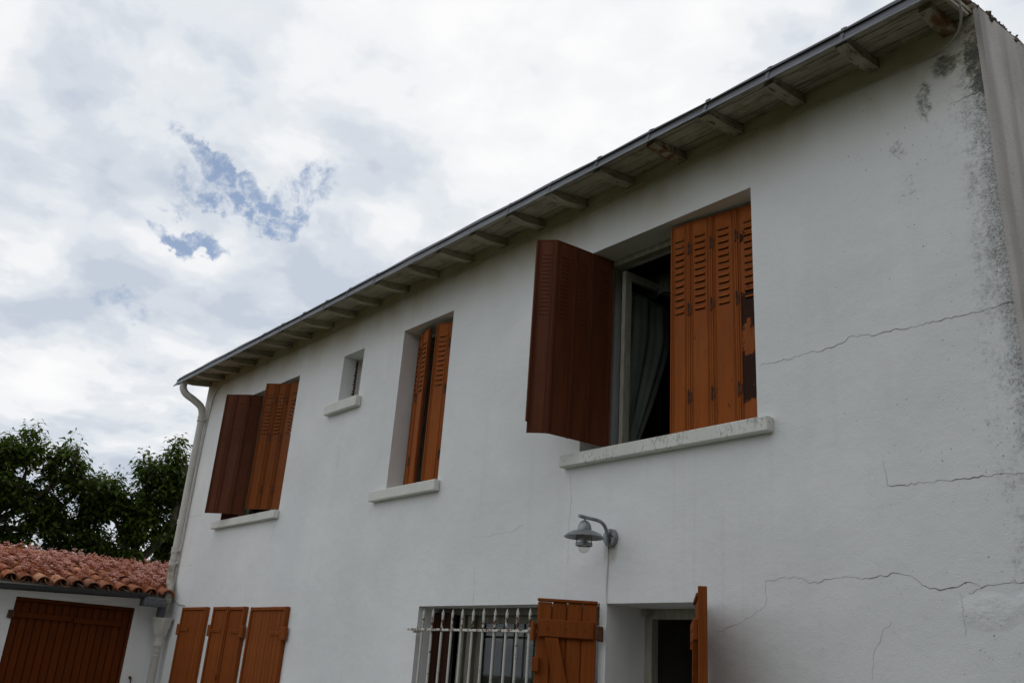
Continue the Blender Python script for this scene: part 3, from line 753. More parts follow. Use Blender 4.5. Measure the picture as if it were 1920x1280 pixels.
# ---- wooden leaf by the barred window and the door leaf
def ledged_leaf(p0, p1, z0, z1, nb, mat, label, brace=1, side=-1):
    """p0 hinge end, p1 free end. side: which face (local y sign) carries the ledges"""
    M, wd = panel_frame(p0, p1, z0); h = z1-z0; y = .013*side
    base = MB(); base.box((.01, -.002, .02), (wd-.01, .002, h-.04)); lo = obj('shutter', base, mat, house, M); lo['label'] = label
    wB = wd/nb
    for i in range(nb):
        b = MB(); b.cbox((i*wB+.0028, -.013, 0), ((i+1)*wB-.0028, .013, h-random.uniform(0, .006)), .004); obj('board', b, mat, lo, M)
    ya, yb = (-.041, -.0135) if side < 0 else (.0135, .041)
    for zc in (h-.215, h-1.05, .20):
        b = MB(); b.cbox((.018, ya, zc), (wd-.018, yb, zc+.105), .005); obj('ledge', b, mat, lo, M)
        for qx in (.07, wd*.5, wd-.07):
            b = MB(); b.tube([(qx, (ya if side < 0 else yb)+.001*side*-1, zc+.052), (qx, (ya if side < 0 else yb)+.004*side, zc+.052)], .006, 6); obj('bolt', b, RUST, lo, M)
    for za, zb_ in ((h-.218, h-.945),):
        ang = math.atan2(za-zb_, (wd-.2)*brace); Lb = math.hypot(za-zb_, wd-.2)
        xs = wd-.10 if brace > 0 else .10; xe = .10 if brace > 0 else wd-.10
        b = MB(); yq = (ya+.001, yb-.001)
        hw = .042
        poly = [(xs-hw, za), (xs+hw, za), (xe+hw, zb_), (xe-hw, zb_)]
        b.prism(poly, 1, yq[0], yq[1]); obj('brace', b, mat, lo, M)
    cap = MB(); cap.cbox((0, -.013-.012, h-.003), (wd, .013+.006, h+.016), .004); obj('weather_strip', cap, mat, lo, M)
    for zc in (h-.18, .25):
        b = MB(); b.cbox((-.035, -.022, zc-.05), (.0, .022, zc+.045), .006); b.tube([(-.018, -.03 if side < 0 else .03, zc-.06), (-.018, -.03 if side < 0 else .03, zc+.055)], .011, 7); obj('hinge', b, mat, lo, M)
    return lo, M, wd
# free end first so that local -y faces the street
lo, M_, wd_ = ledged_leaf((-4.362, -.312), (-4.085, -.055), .95, 2.072, 4, BOARD, 'brown wooden shutter leaf with a diagonal brace, half open', brace=-1)
q = MB(); q.cbox((-.012, -.05, .70), (.03, -.014, .785), .004); obj('catch', q, BOARD, lo, M_)
q = MB(); q.cbox((wd_, -.02, .90), (wd_+.04, .015, .99), .005); obj('hinge', q, RUST, lo, M_)
lo, M_, wd_ = ledged_leaf((-3.318, -.035), (-2.962, -.452), .08, 2.062, 5, BOARD, 'open wooden door leaf seen edge on', brace=1, side=-1)
q = MB(); q.cbox((wd_+.001, -.016, .0), (wd_+.016, .03, 2.03), .004); obj('edge_strip', q, BOARD, lo, M_)
# ---- iron grille in front of the barred window
gr = MB(); gr.cbox((-6.14, -.092, 1.895), (-4.42, -.066, 1.912), .002); gr.cbox((-6.14, -.092, 1.05), (-4.42, -.066, 1.067), .002)
gr.box((-6.09, -.066, 1.88), (-6.06, .0, 1.897)); gr.box((-6.09, -.066, 1.035), (-6.06, .0, 1.052))
grille = obj('window_grille', gr, IRON, house); grille['label'] = 'white painted iron bars with spear tips and rust'
for i, x in enumerate([-5.946, -5.817, -5.692, -5.567, -5.442, -5.318, -5.193, -5.067, -4.938, -4.818, -4.691, -4.57, -4.45]):
    b = MB(); dx = random.uniform(-.004, .004); top = 2.055 + random.uniform(-.006, .004)
    b.tube([(x, -.079, .98), (x+dx*.4, -.079, 1.5), (x+dx, -.079, top-.045), (x+dx, -.079, top-.035), (x+dx, -.079, top)], [.0095, .0095, .0095, .0115, .001], 8)
    obj('bar', b, IRON, grille, smooth=True)

# ---- downpipe, rainwater head
def arc_pts(pts, n=6):
    out = []; P_ = [Vector(p) for p in pts]; P_ = [P_[0]*2-P_[1]] + P_ + [P_[-1]*2-P_[-2]]
    for i in range(1, len(P_)-2):
        for k in range(n):
            t = k/n; a, b, c, d = P_[i-1], P_[i], P_[i+1], P_[i+2]
            out.append(.5*((2*b) + (c-a)*t + (2*a-5*b+4*c-d)*t*t + (3*b-a-3*c+d)*t**3))
    out.append(P_[-2]); return out
PR = .047
dp = MB()
neck = arc_pts([(-11.70, -.36, 5.02), (-11.70, -.36, 4.93), (-11.69, -.31, 4.855), (-11.66, -.20, 4.79), (-11.635, -.10, 4.715), (-11.63, -.065, 4.62), (-11.63, -.062, 4.52)])
dp.tube(neck, PR, 14); dp.tube([(-11.63, -.062, 4.60), (-11.625, -.062, 2.66)], PR-.004, 14)
down = obj('downpipe', dp, PIPE, house, smooth=True)
g = MB(); g.tube(arc_pts([(-11.625, -.062, 2.70), (-11.625, -.062, 2.60), (-11.60, -.066, 2.47), (-11.50, -.085, 2.34), (-11.46, -.10, 2.20), (-11.50, -.11, 2.05), (-11.46, -.115, 1.95)]), PR-.001, 14)
obj('swan_neck', g, LICHEN, down, smooth=True)
for z in (4.55, 2.82, 2.66):
    g = MB(); g.tube([(-11.628, -.062, z-.035), (-11.628, -.062, z-.028)], PR+.008, 14); g.tube([(-11.628, -.062, z-.028), (-11.628, -.062, z+.022)], PR+.003, 14); g.tube([(-11.628, -.062, z+.022), (-11.628, -.062, z+.03)], PR+.008, 14)
    g.cbox((-11.60, -.05, z-.015), (-11.565, -.0, z+.02), .004)
    obj('pipe_collar', g, PIPE, down)
hc = (-11.435, -.118)
g = MB(); g.lathe([(.002, 1.94), (.105, 1.935), (.108, 1.965), (.128, 1.985), (.128, 1.972), (.112, 1.95), (.108, 1.90), (.092, 1.865), (.086, 1.85), (.082, 1.80), (.058, 1.775), (.052, 1.76), (.052, 1.70), (.058, 1.695), (.058, 1.66), (.051, 1.655), (.047, 1.65), (.047, .06)], hc, 20)
head = obj('rainwater_head', g, PIPE, house, smooth=True)
for z in (1.60, 1.55): 
    g = MB(); g.lathe([(.047, z-.008), (.053, z-.006), (.053, z+.006), (.047, z+.008)], hc, 18); obj('pipe_collar', g, PIPE, head)

# ---- cracks in the render
def crack(pts, w0, w1, seed, jit=.008):
    rd = random.Random(seed); P_ = []
    for (a, b) in zip(pts[:-1], pts[1:]):
        n = max(2, int(math.dist(a, b)/.018))
        for k in range(n):
            t = k/n; s = 0 if k == 0 else 1
            P_.append((a[0]+(b[0]-a[0])*t + s*rd.uniform(-jit, jit)*.6, a[1]+(b[1]-a[1])*t + s*rd.uniform(-jit, jit)))
    P_.append(pts[-1]); n = len(P_); m = MB(); vs = []
    for i, p in enumerate(P_):
        q0 = P_[max(0, i-1)]; q1 = P_[min(n-1, i+1)]; tx, tz = q1[0]-q0[0], q1[1]-q0[1]; l = math.hypot(tx, tz) or 1
        hw = (w0+(w1-w0)*i/(n-1))/2*rd.uniform(.35, 1.25)*(.75+.45*math.sin(i*.37+seed))
        nx, nz = -tz/l*hw, tx/l*hw
        vs += [(p[0]+nx, -.0012, p[1]+nz), (p[0]-nx, -.0012, p[1]-nz), (p[0]+nx, .006, p[1]+nz), (p[0]-nx, .006, p[1]-nz)]
    fs = []
    for i in range(n-1):
        a = 4*i; b = a+4
        fs += [(a, b, b+1, a+1), (a, a+2, b+2, b), (a+1, b+1, b+3, a+3)]
    m.add(vs, fs); obj('crack', m, CRACK if max(w0, w1) > .0021 else CRACKF, house)
CR = [
 ([(-2.879,3.409),(-2.623,3.408),(-2.395,3.415),(-2.295,3.451),(-2.162,3.42),(-2.08,3.422),(-1.964,3.42),(-1.815,3.413),(-1.706,3.413),(-1.602,3.415),(-1.472,3.418)], .0012, .005),
 ([(-2.176,2.761),(-2.164,2.671),(-2.164,2.626)], .0008, .0018),
 ([(-2.164,2.626),(-2.075,2.616),(-1.966,2.618),(-1.827,2.616),(-1.727,2.612),(-1.653,2.62),(-1.53,2.608),(-1.472,2.604)], .0025, .0048),
 ([(-2.888,2.182),(-2.785,2.199),(-2.668,2.196),(-2.623,2.165),(-2.497,2.181),(-2.377,2.19),(-2.328,2.178),(-2.14,2.199),(-2.079,2.185),(-1.997,2.124),(-1.921,2.123),(-1.836,2.148),(-1.781,2.136),(-1.759,2.126)], .0012, .0038),
 ([(-1.759,2.126),(-1.688,2.136),(-1.626,2.144),(-1.589,2.141),(-1.472,2.135)], .0045, .006),
 ([(-1.825,2.098),(-1.775,2.119),(-1.759,2.126)], .0015, .004),
 ([(-1.865,2.109),(-1.859,2.053),(-1.858,1.99),(-1.858,1.92)], .001, .002),
 ([(-2.196,1.975),(-2.244,1.939),(-2.263,1.881),(-2.299,1.822),(-2.313,1.717)], .0012, .0008),
 ([(-2.888,2.182),(-2.881,2.101),(-2.893,2.055),(-2.987,1.998),(-3.083,1.96),(-3.209,1.918)], .0014, .0008),
 ([(-1.472,4.609),(-1.549,4.614),(-1.594,4.608),(-1.654,4.61)], .007, .002),
 ([(-4.455,2.968),(-4.426,2.76),(-4.435,2.655),(-4.441,2.563),(-4.433,2.342)], .0009, .0006),
 ([(-5.453,2.374),(-5.436,2.244),(-5.428,2.09)], .0007, .001),
 ([(-11.665,3.241),(-11.341,3.239),(-11.032,3.239)], .002, .0015),
 ([(-8.998,2.966),(-9.0,2.862),(-9.067,2.776)], .002, .001),
 ([(-4.919,2.639),(-5.045,2.599),(-5.363,2.587)], .0012, .0006),
 ([(-11.5,2.631),(-11.144,2.622)], .002, .0015)]
for i, (pts, w0, w1) in enumerate(CR): crack(pts, w0, w1, i+5)

# ================================================================== THINGS FIXED TO THE HOUSE
lamp = thing('wall_lamp', 'grey galvanised wall lamp with wide shade and glass dome on bent arm', 'lamp', (-4.03, 0, 2.43))
LX, LY = -4.03, -.25
def disc(prof, axis_y=True):
    m = MB(); seg = 24; vs = []
    for r, y in prof:
        for k in range(seg): a = 2*math.pi*k/seg; vs.append((LX+r*math.cos(a), y, 2.488+r*math.sin(a)))
    fs = [(i*seg+(k+1)%seg, i*seg+k, (i+1)*seg+k, (i+1)*seg+(k+1)%seg) for i in range(len(prof)-1) for k in range(seg)]
    return m.add(vs, [tuple(reversed(f)) for f in fs])
obj('wall_plate', disc([(.056, -.001), (.056, -.026), (.052, -.032), (.001, -.033)]), GALV, lamp, smooth=True)
for dx, dz in ((.02, .012), (.034, .004), (.018, -.022)):
    m = MB(); m.tube([(LX+dx, -.032, 2.488+dz), (LX+dx, -.037, 2.488+dz)], .005, 8); obj('screw', m, RUST, lamp)
m = MB(); m.tube(arc_pts([(LX, -.046, 2.432), (LX, -.046, 2.47), (LX, -.05, 2.515), (LX, -.075, 2.556), (LX, -.12, 2.577), (LX, -.20, 2.580), (LX, -.30, 2.582)], 5), .0115, 10); obj('arm', m, GALV, lamp, smooth=True)
m = MB(); m.lathe([(.001, 2.572), (.008, 2.572), (.008, 2.560), (.02, 2.557), (.033, 2.545), (.041, 2.527), (.044, 2.508), (.044, 2.497)], (LX, LY), 24); m.tube([(LX, LY, 2.556), (LX, LY, 2.582)], .007, 8); obj('dome_cap', m, GALV, lamp, smooth=True)
m = MB(); m.lathe([(.040, 2.500), (.046, 2.499), (.075, 2.492), (.105, 2.477), (.127, 2.457), (.126, 2.453), (.104, 2.471), (.075, 2.486), (.040, 2.493)], (LX, LY), 36); obj('shade', m, GALV, lamp, smooth=True)
m = MB(); m.lathe([(.038, 2.492), (.038, 2.40), (.036, 2.385), (.029, 2.370), (.016, 2.361), (.001, 2.358)], (LX, LY), 24); obj('glass', m, GLASS, lamp, smooth=True)
m = MB(); m.tube([(LX, LY, 2.49), (LX, LY, 2.455)], .014, 10); m.lathe([(.012, 2.455), (.022, 2.435), (.024, 2.42), (.018, 2.405), (.001, 2.398)], (LX, LY), 14); obj('bulb', m, WHITE, lamp, smooth=True)
m = MB(); m.lathe([(.046, 2.422), (.053, 2.422), (.053, 2.402), (.046, 2.402), (.046, 2.422)], (LX, LY), 28); obj('guard_ring', m, GALV, lamp)
for k in range(4):
    a = R(35+90*k); m = MB(); m.tube([(LX+.047*math.cos(a), LY+.047*math.sin(a), 2.488), (LX+.047*math.cos(a), LY+.047*math.sin(a), 2.405)], .0035, 6); obj('guard_bar', m, GALV, lamp)

def cable(name, pts, r, label, mat=CABLE):
    m = MB(); m.tube(arc_pts(pts, 5), r, 6); o = obj(name, m, mat, smooth=True); tag(o, label, 'cable'); return o
cable('lamp_cable', [(-4.062, -.004, 2.44), (-4.060, -.005, 2.3), (-4.064, -.005, 2.18), (-4.061, -.004, 2.086)], .0055, 'white painted cable running down the wall from the lamp to the door', WHITE)
cable('eave_cable', [(-1.44, -.27, 5.06), (-1.445, -.23, 4.985), (-1.50, -.14, 4.93), (-1.62, -.04, 4.94), (-1.75, -.008, 4.955), (-2.17, -.008, 4.972), (-2.69, -.008, 5.008), (-3.84, -.008, 5.014), (-5.0, -.008, 5.013), (-6.1, -.008, 5.006), (-7.46, -.008, 4.985), (-8.6, -.008, 4.985), (-9.9, -.008, 4.992), (-11.0, -.008, 4.99), (-11.40, -.008, 4.93), (-11.50, -.008, 4.70), (-11.545, -.01, 4.2), (-11.56, -.01, 3.2), (-11.555, -.012, 2.62), (-11.53, -.012, 2.3), (-11.35, -.01, 2.17), (-11.10, -.01, 2.14)], .006, 'thin pale cable looping under the eaves and down beside the downpipe')
m = MB(); m.tube([(-1.49, -.36, 5.028), (-1.487, -.05, 5.075)], .013, 8); m.tube([(-1.488, -.14, 5.061), (-1.488, -.11, 5.066)], .016, 8)
tag(obj('conduit', m, CABLE, smooth=True), 'short grey conduit fixed under the eaves at the right corner', 'pipe')

# curtains
def curtain(name, fn, nu, nv, mat, label):
    m = MB(); vs = [fn(i/(nu-1), j/(nv-1)) for j in range(nv) for i in range(nu)]
    fs = [(j*nu+i, j*nu+i+1, (j+1)*nu+i+1, (j+1)*nu+i) for j in range(nv-1) for i in range(nu-1)]
    m.add(vs, fs); o = obj(name, m, mat, smooth=False); o.data.polygons.foreach_set('use_smooth', [True]*len(fs))
    md = o.modifiers.new('thickness', 'SOLIDIFY'); md.thickness = .002
    tag(o, label, 'curtain'); return o
def c_big(u, v):     # hung on the swung-in sash; v 0 at the top, gathered towards the hinge lower down
    wdt = .56 if v < .25 else .56*(1-.72*((v-.25)/.75)**1.2)
    y = .30 + u*wdt
    x = -4.285 + .009*math.sin(u*17+v*2) + .003*math.sin(u*41+1.3*v) + .03*v*u
    return (x, y, 4.44 - v*1.25)
curtain('curtain', c_big, 60, 26, CURT, 'sage green curtain gathered inside the big open upper window')
def c_val(u, v):
    x = -4.30 + u*1.35
    drop = .13 + .05*math.sin(u*9.4+.5) + .02*math.sin(u*40)
    return (x, .62 + .012*math.sin(u*50), 4.62 - v*drop)
curtain('valance', c_val, 60, 6, plain('valance_cloth', (.07, .10, .10), (.17, .16, .13), 25, rough=.95), 'dark patterned valance across the top of the big upper window')
def c_net(u, v):
    return (-5.66 + u*1.45, .36 + .018*math.sin(u*70) + .008*math.sin(u*31+v*2), 1.93 - v*1.0)
curtain('net_curtain', c_net, 110, 8, NET, 'grey net curtain behind the barred ground floor window')

# ================================================================== ANNEX
AX = -11.65; AY0 = -3.6; RDX, RZ = -13.02, 2.66
annex = thing('low_annex', 'low white outbuilding with terracotta tile roof and brown boarded double door', 'outbuilding', (AX-1, -1.8, 0))
DOOR = (-1.74, -.405, .0, 2.078)
g = MB(); g.sheet(AY0, -.003, 0, 2.215, [(DOOR[0], DOOR[1], -.1, DOOR[3])], AX, AX-.25, axis='x'); obj('front_wall', g, FAC, annex)
g = MB(); g.prism([(AX-.251, 0), (AX-.251, 2.20), (RDX, 2.55), (-14.4, 2.2), (-14.4, 0)], 1, AY0, AY0+.25); obj('end_wall', g, FAC, annex)
g = MB(); g.box((-14.4, AY0+.251, 0), (-14.2, .5, 2.2)); obj('back_wall', g, FAC, annex)
SLP = (2.625-2.235)/(AX+.25-RDX)              # roof pitch
def rz(x): return 2.235 + (AX+.25-x)*SLP
g = MB()
g.prism([(AX+.17, rz(AX+.17)-.035), (RDX, rz(RDX)-.035), (RDX, rz(RDX)-.01), (AX+.17, rz(AX+.17)-.01)], 1, AY0, -.012)
obj('roof_deck', g, MORTAR, annex)
g = MB(); g.prism([(XL-.012, rz(XL)-.035), (RDX, rz(RDX)-.035), (RDX, rz(RDX)-.01), (XL-.012, rz(XL)-.01)], 1, -.011, .55)
g.prism([(RDX-.001, rz(RDX)-.035), (-14.6, 2.25), (-14.6, 2.28), (RDX-.001, rz(RDX)-.01)], 1, AY0, .55); obj('roof_deck', g, MORTAR, annex)
ang = math.atan(SLP); Ltile = .42; stepx = .325*math.cos(ang); pitch = .176
cov = canal_tile(Ltile, .083, .068, .013, 8).mesh('roof_tile', TILE, True)
nt_ = 0
cols = int((.5-AY0)/pitch)
for j in range(cols):
    yc = -.055 - .083 + .0 - j*pitch + 3*pitch
    for i in range(5):
        xd = AX+.25 - i*stepx        # down-slope end of the tile
        lim = -.10 if xd > XL-.02 else .46
        if yc > lim: continue
        for chan in (0, 1):
            yy = yc + (pitch/2 if chan else 0) + random.uniform(-.008, .008)
            if yy > lim+.02: continue
            M = Matrix.Translation((xd + random.uniform(-.03, .03) - (.05 if chan else 0), yy, rz(xd) + (.004 if not chan else .052) + random.uniform(-.004, .006)))
            M = M @ Matrix.Rotation(R(180)+random.uniform(-.07, .07), 4, 'Z') @ Matrix.Rotation(-ang+.035, 4, 'Y')
            if chan: M = M @ Matrix.Rotation(R(180), 4, 'X')
            link('roof_tile', cov, annex, M); nt_ += 1
rid = canal_tile(.46, .10, .088, .014, 8).mesh('ridge_tile', TILE, True)
for k in range(11):
    y = AY0 + .0 + k*.40
    M = Matrix.Translation((RDX+random.uniform(-.01, .01), y, rz(RDX)+.015+random.uniform(-.006, .008)-.012*(k-5)*.4)) @ Matrix.Rotation(R(90)+random.uniform(-.02, .02), 4, 'Z')
    link('ridge_tile', rid, annex, M)
# gutter of the annex
def ag(y): return 2.186 + (y+2.0)*.034
gm = MB(); prof = []
for k in range(9):
    a = math.pi*k/8; prof.append((AX+.30+.062*math.cos(a), -.062*math.sin(a)))
prof = [(AX+.30+.062+.010, .004), (AX+.30+.062+.008, -.006)] + prof + [(AX+.30-.056, 0)] + [(AX+.30+.056*math.cos(math.pi*k/8), -.056*math.sin(math.pi*k/8)) for k in range(8, -1, -1)]
n = len(prof); ys = [AY0-.1, -2.6, -2, -1.4, -.8, -.40]
for ya, yb in zip(ys[:-1], ys[1:]):
    gm.add([(x, ya, ag(ya)+z) for x, z in prof] + [(x, yb, ag(yb)+z) for x, z in prof], [(i, (i+1)%n, n+(i+1)%n, n+i) for i in range(n)])
agut = obj('gutter', gm, ZINCD, annex, smooth=True)
for y in (-1.93, -1.42, -.86, -.46):
    m = MB(); pr = [(AX+.30+.067*math.cos(math.pi*k/10), ag(y)-.067*math.sin(math.pi*k/10)+.003) for k in range(11)] + [(AX+.30+.060*math.cos(math.pi*k/10), ag(y)-.060*math.sin(math.pi*k/10)) for k in range(10, -1, -1)]
    m.prism([(p[0], p[1]) for p in pr], 1, y-.014, y+.014); obj('gutter_joint', m, ZINCD, agut)
m = MB(); m.cbox((AX+.19, -.43, 2.10), (AX+.37, -.17, 2.195), .006); m.cbox((AX+.17, -.20, 1.985), (AX+.27, -.12, 2.16), .01); obj('gutter_outlet', m, ZINC, annex)
m = MB(); m.cbox((AX+.02, -.15, 2.20), (AX+.16, -.07, 2.30), .008); obj('outlet_box', m, PIPE, annex)
# plastered eaves band under the tiles
m = MB(); m.prism([(AX+.0015, 2.12), (AX+.05, 2.2), (AX+.16, 2.225), (AX+.16, 2.24), (AX+.0015, 2.24)], 1, AY0, -.012); obj('eaves_cove', m, FAC, annex)
# boarded double door
m = MB(); m.box((AX-.09, DOOR[0]+.002, .01), (AX-.06, DOOR[1]-.002, 2.07)); m.cbox((AX-.058, DOOR[0]+.002, 2.035), (AX-.012, DOOR[1]-.002, 2.076), .004); m.cbox((AX-.058, DOOR[1]-.035, .01), (AX-.012, DOOR[1]-.002, 2.034), .004)
door = obj('door', m, BOARD2, annex); door['label'] = 'brown double door of vertical boards'
nbd = 15; wB = (DOOR[1]-.036-DOOR[0]-.004)/nbd
bm_ = MB().cbox((0, .003, 0), (.026, wB-.003, 2.015), .006).mesh('board', BOARD2)
for i in range(nbd): link('board', bm_, door, Matrix.Translation((AX-.056+random.uniform(-.0015, .0015)-(.004 if i == 7 else 0), DOOR[0]+.004+i*wB, .018)))
m = MB(); m.cbox((AX-.0295, DOOR[0]+.015, 1.855), (AX-.005, -1.085, 1.915), .004); obj('batten', m, BOARD2, door)
m = MB(); m.cbox((AX-.0295, -1.075, 1.845), (AX-.005, -.52, 1.905), .004); obj('batten', m, BOARD2, door)
m = MB(); m.cbox((AX-.02, DOOR[0]-.05, 1.84), (AX+.03, DOOR[0]+.02, 1.93), .008); obj('hinge', m, RUST, door)
m = MB(); m.tube([(AX+.01, -.30, 1.28), (AX+.05, -.30, 1.28), (AX+.055, -.30, 1.20)], .008, 7); m.cbox((AX+.0, -.315, 1.27), (AX+.012, -.285, 1.30), .003); obj('door_stay', m, RUST, annex)

# stonecrop growing all over the tiles
def sedum():
    t = NT('sedum_flower'); v = t.pos(); c = t.mix(t.mr(t.noise(v, 30, 3), .35, .65), (.54, .24, .19), (.80, .57, .52)); c = t.mix(t.mr(t.noise(v, 3.5, 3), .45, .62, 0, .6), c, (.44, .13, .06)); fl = t.done(c, .9)
    t = NT('sedum_stem'); v = t.pos(); c = t.mix(t.mr(t.noise(v, 14, 3), .35, .65), (.27, .06, .03), (.36, .13, .045)); st = t.done(c, .85)
    m = MB(); rd = random.Random(11)
    def plant(x, y, z, s, nst):
        for _ in range(nst):
            a = rd.uniform(0, 6.283); ln = rd.uniform(.045, .10)*s; le = rd.uniform(0, .45)
            bx, by = x+rd.uniform(-.03, .03)*s, y+rd.uniform(-.03, .03)*s
            tx, ty, tz = bx+math.cos(a)*le*ln, by+math.sin(a)*le*ln, z+ln
            r = .003
            m.add([(bx-r, by-r, z-.02), (bx+r, by-r, z-.02), (bx, by+r, z-.02), (tx, ty, tz)], [(0,1,3),(1,2,3),(2,0,3)], 1)
            for q in range(2):       # fleshy leaves on the stem
                f = rd.uniform(.2, .8); px, py, pz = bx+(tx-bx)*f, by+(ty-by)*f, z+(tz-z)*f; b2 = rd.uniform(0, 6.28); e = .012*s
                m.add([(px, py, pz-.004), (px+math.cos(b2)*e, py+math.sin(b2)*e, pz+.004), (px+math.cos(b2+.8)*e*.6, py+math.sin(b2+.8)*e*.6, pz+.009)], [(0,1,2)], 1)
            hr = rd.uniform(.012, .024)*s; n = 6
            for k in range(4):       # flat-topped flower head of several florets
                b2 = rd.uniform(0, 6.28); d = hr*rd.uniform(.1, .9); cx, cy, cz = tx+math.cos(b2)*d, ty+math.sin(b2)*d, tz+rd.uniform(-.004, .006); f = hr*.55
                vs = [(cx+f*math.cos(q*1.2566), cy+f*math.sin(q*1.2566), cz) for q in range(5)] + [(cx, cy, cz+f*.5), (cx, cy, cz-f*.5)]
                m.add(vs, [(q, (q+1)%5, 5) for q in range(5)] + [((q+1)%5, q, 6) for q in range(5)], 0)
    n = 0
    while n < 1250:
        y = rd.uniform(-3.2, .42); x = rd.uniform(RDX-.1, AX+.17)
        lim = -.06 if x > XL-.03 else .42
        if y > lim: continue
        f = .5+.5*math.sin(x*4.1+y*3.3)*math.cos(y*2.3-x*1.7)
        t = (AX+.25-x)/(AX+.25-RDX)
        if rd.random() > (.12+.9*f)*(.16+.95*min(1, t*1.5)): continue
        ph = ((y+.138)/pitch) % 1.0; dd = min(ph, 1-ph)*pitch     # distance from the crest of a cover tile
        z = rz(x) + (.075 if dd < .05 else .03) + .004
        if dd < .035 and rd.random() < .6: continue
        plant(x, y, z, rd.uniform(.55, .95), rd.randint(3, 6)); n += 1
    for k in range(70):
        y = rd.uniform(-3.2, -.2) if k < 62 else rd.uniform(.2, .42)
        if math.sin(y*7)+math.sin(y*17+1) < -.3: continue
        plant(RDX+rd.uniform(-.05, .05), y, rz(RDX)+.085-.012*((y-AY0)/.4-5)*.4, rd.uniform(.6, 1.0), rd.randint(2, 4))
    o = obj('stonecrop', m, [fl, st]); o['kind'] = 'stuff'
    tag(o, 'pink flowering stonecrop spread over the terracotta tiles of the low roof', 'plant')
sedum()

# ================================================================== TREES
def tree(label, base, clumps, limbs, n_shoots, leafmat, seed):
    rd = np.random.default_rng(seed)
    root = thing('cherry_tree', label, 'tree', (base[0], base[1], 0))
    tr = MB()
    for pts, rs in limbs: tr.tube(arc_pts(pts, 4), list(np.interp(np.linspace(0, 1, (len(pts)-1)*4+1), np.linspace(0, 1, len(rs)), rs)), 9)
    V, F = [], []; tw = MB()
    wts = np.array([c[3]*c[4] for c in clumps]); wts = wts/wts.sum()
    nv = 0
    for s in range(n_shoots):
        cx, cy, cz, ry, rzz = clumps[rd.choice(len(clumps), p=wts)][:5]; rx = .8*max(ry, .5)
        dv = rd.normal(size=3); dv /= np.linalg.norm(dv); rr = rd.uniform(.25, 1)**.5
        p = np.array([cx, cy, cz]) + dv*rr*np.array([rx, ry, rzz])*.92
        if math.sin(p[1]*5.1+p[2]*2.3+seed)*math.sin(p[2]*4.7-p[1]*1.9+p[0]*2.1)+.35*math.sin(p[0]*6+p[1]*9.3) < -.31: continue
        dirv = dv*.55 + np.array([0, 0, .85]) + rd.normal(size=3)*.35; dirv /= np.linalg.norm(dirv)
        L = rd.uniform(.22, .46)*(1.0 if dv[2] < .5 else 1.15); nl = int(rd.integers(8, 14))
        q0 = p - dirv*L*.3; q1 = p + dirv*L*.7
        tw.tube([tuple(q0), tuple((q0+q1)/2 + rd.normal(size=3)*.012), tuple(q1)], [.005, .0035, .0015], 3, caps=False)
        a0 = rd.uniform(0, 6.28)
        for k in range(nl):
            t = (k+.6)/nl; b = q0 + (q1-q0)*t; a = a0 + k*2.4 + rd.normal()*.3
            h = np.array([math.cos(a), math.sin(a), 0.]); ll = rd.uniform(.11, .20)*(1.0 if t < .85 else .75); w = ll*rd.uniform(.15, .20)
            d0 = h*.8 + np.array([0, 0, .30 - .55*rd.random()]); d0 /= np.linalg.norm(d0)
            d1 = h*.75 + np.array([0, 0, -.15 - .9*rd.random()]); d1 /= np.linalg.norm(d1)
            st = b + d0*.025; m1 = st + d0*ll*.42; tip = m1 + d1*ll*.58
            sd = np.cross(d0, [0, 0, 1.]); sd /= (np.linalg.norm(sd)+1e-9); up = np.cross(sd, d0)
            sd = sd*math.cos(.5*rd.normal()) + up*.35*rd.normal(); 
            lf = m1 + sd*w + up*w*.25; rt = m1 - sd*w + up*w*.25
            l2 = m1 + (tip-m1)*.5 + sd*w*.72; r2 = m1 + (tip-m1)*.5 - sd*w*.72
            V += [st, lf, m1, rt, l2, r2, tip]; F += [(nv, nv+2, nv+1), (nv, nv+3, nv+2), (nv+1, nv+2, nv+6, nv+4), (nv+2, nv+3, nv+5, nv+6)]; nv += 7
    obj('trunk', tr, BARK, root, smooth=True)
    obj('twigs', tw, BARK, root, kind='stuff')
    me = bpy.data.meshes.new('crown'); me.from_pydata([tuple(v) for v in V], [], F); me.materials.append(leafmat)
    me.polygons.foreach_set('use_smooth', [True]*len(F)); me.update()
    link('crown', me, root); return root
TX = -17.0
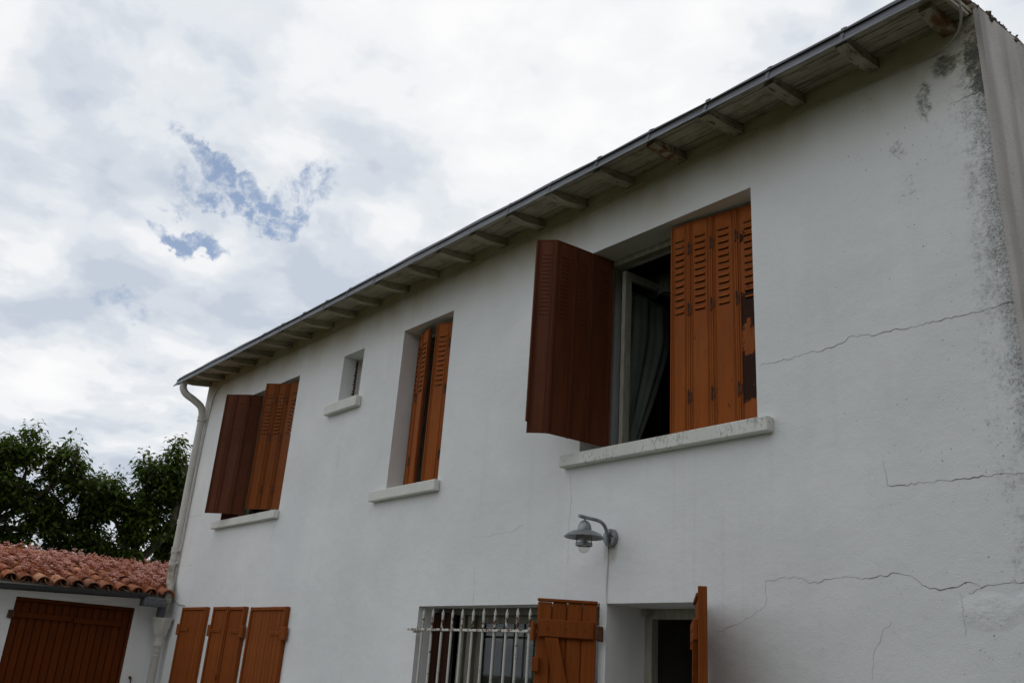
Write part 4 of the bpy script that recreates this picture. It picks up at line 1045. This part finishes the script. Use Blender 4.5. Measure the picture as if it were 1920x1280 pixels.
tree('large dark cherry tree at the left edge behind the tiled roof', (TX-.2, -1.3),
     [(TX, -1.75, 4.0, .75, .70), (TX, -1.05, 4.22, .50, .62), (TX, -.42, 4.15, .48, .62), (TX-.3, -.95, 3.55, .9, .65), (TX-.2, -.25, 3.45, .55, .6), (TX, -1.9, 3.3, .7, .6), (TX-.3, -.75, 2.85, 1.0, .5), (TX, -2.7, 3.9, .8, .8), (TX, -1.02, 4.72, .20, .30), (TX, -.50, 4.70, .17, .26), (TX-.4, -1.6, 2.7, .9, .6), (TX+.2, .02, 4.15, .25, .35), (TX, .18, 3.95, .30, .35), (TX, -1.45, 4.45, .35, .30), (TX, -.15, 4.5, .2, .28)],
     [([(TX-.2, -1.9, 0), (TX-.2, -1.85, 1.4), (TX-.15, -1.6, 2.6), (TX-.1, -1.35, 3.3)], [.17, .14, .11, .09]),
      ([(TX-.15, -1.6, 2.6), (TX, -1.3, 3.4), (TX, -1.0, 4.0), (TX, -.95, 4.4)], [.09, .07, .045, .02]),
      ([(TX-.1, -1.35, 3.3), (TX, -.8, 3.8), (TX+.1, -.30, 4.45), (TX+.1, -.26, 4.83)], [.07, .05, .045, .042]),
      ([(TX-.1, -1.35, 3.3), (TX-.2, -.5, 3.5), (TX-.1, .05, 4.3)], [.06, .04, .03]),
      ([(TX-.15, -1.6, 2.6), (TX, -2.3, 3.5), (TX, -2.7, 4.2)], [.07, .05, .02])], 2600, LEAF, 3)
tree('smaller cherry tree with a pruned limb between the roof and the downpipe', (TX+.1, .9),
     [(TX, .36, 3.98, .38, .36), (TX, .88, 4.05, .42, .50), (TX, 1.32, 4.42, .34, .70), (TX-.2, .55, 3.5, .55, .45), (TX, 1.25, 3.6, .55, .6), (TX, 1.85, 4.1, .6, .85), (TX-.2, .45, 2.9, .65, .45), (TX-.1, 1.25, 2.85, .75, .5), (TX, 1.45, 5.02, .13, .36), (TX, .98, 4.62, .15, .26), (TX-.2, 2.0, 3.2, .6, .6), (TX, .62, 4.2, .25, .28), (TX, 1.62, 4.6, .22, .4)],
     [([(TX+.1, .95, 0), (TX+.1, .95, 1.5), (TX, .9, 2.7), (TX, .95, 3.3)], [.14, .12, .09, .07]),
      ([(TX, .9, 2.7), (TX, 1.2, 3.5), (TX, 1.35, 4.2), (TX, 1.42, 4.9)], [.07, .05, .03, .012]),
      ([(TX, .95, 3.3), (TX, .7, 3.7), (TX, .4, 4.05)], [.05, .035, .015]),
      ([(TX, .9, 2.7), (TX+.2, 1.55, 3.6), (TX+.25, 1.62, 4.1), (TX+.25, 1.66, 4.88)], [.08, .07, .065, .062])], 2100, LEAF2, 9)
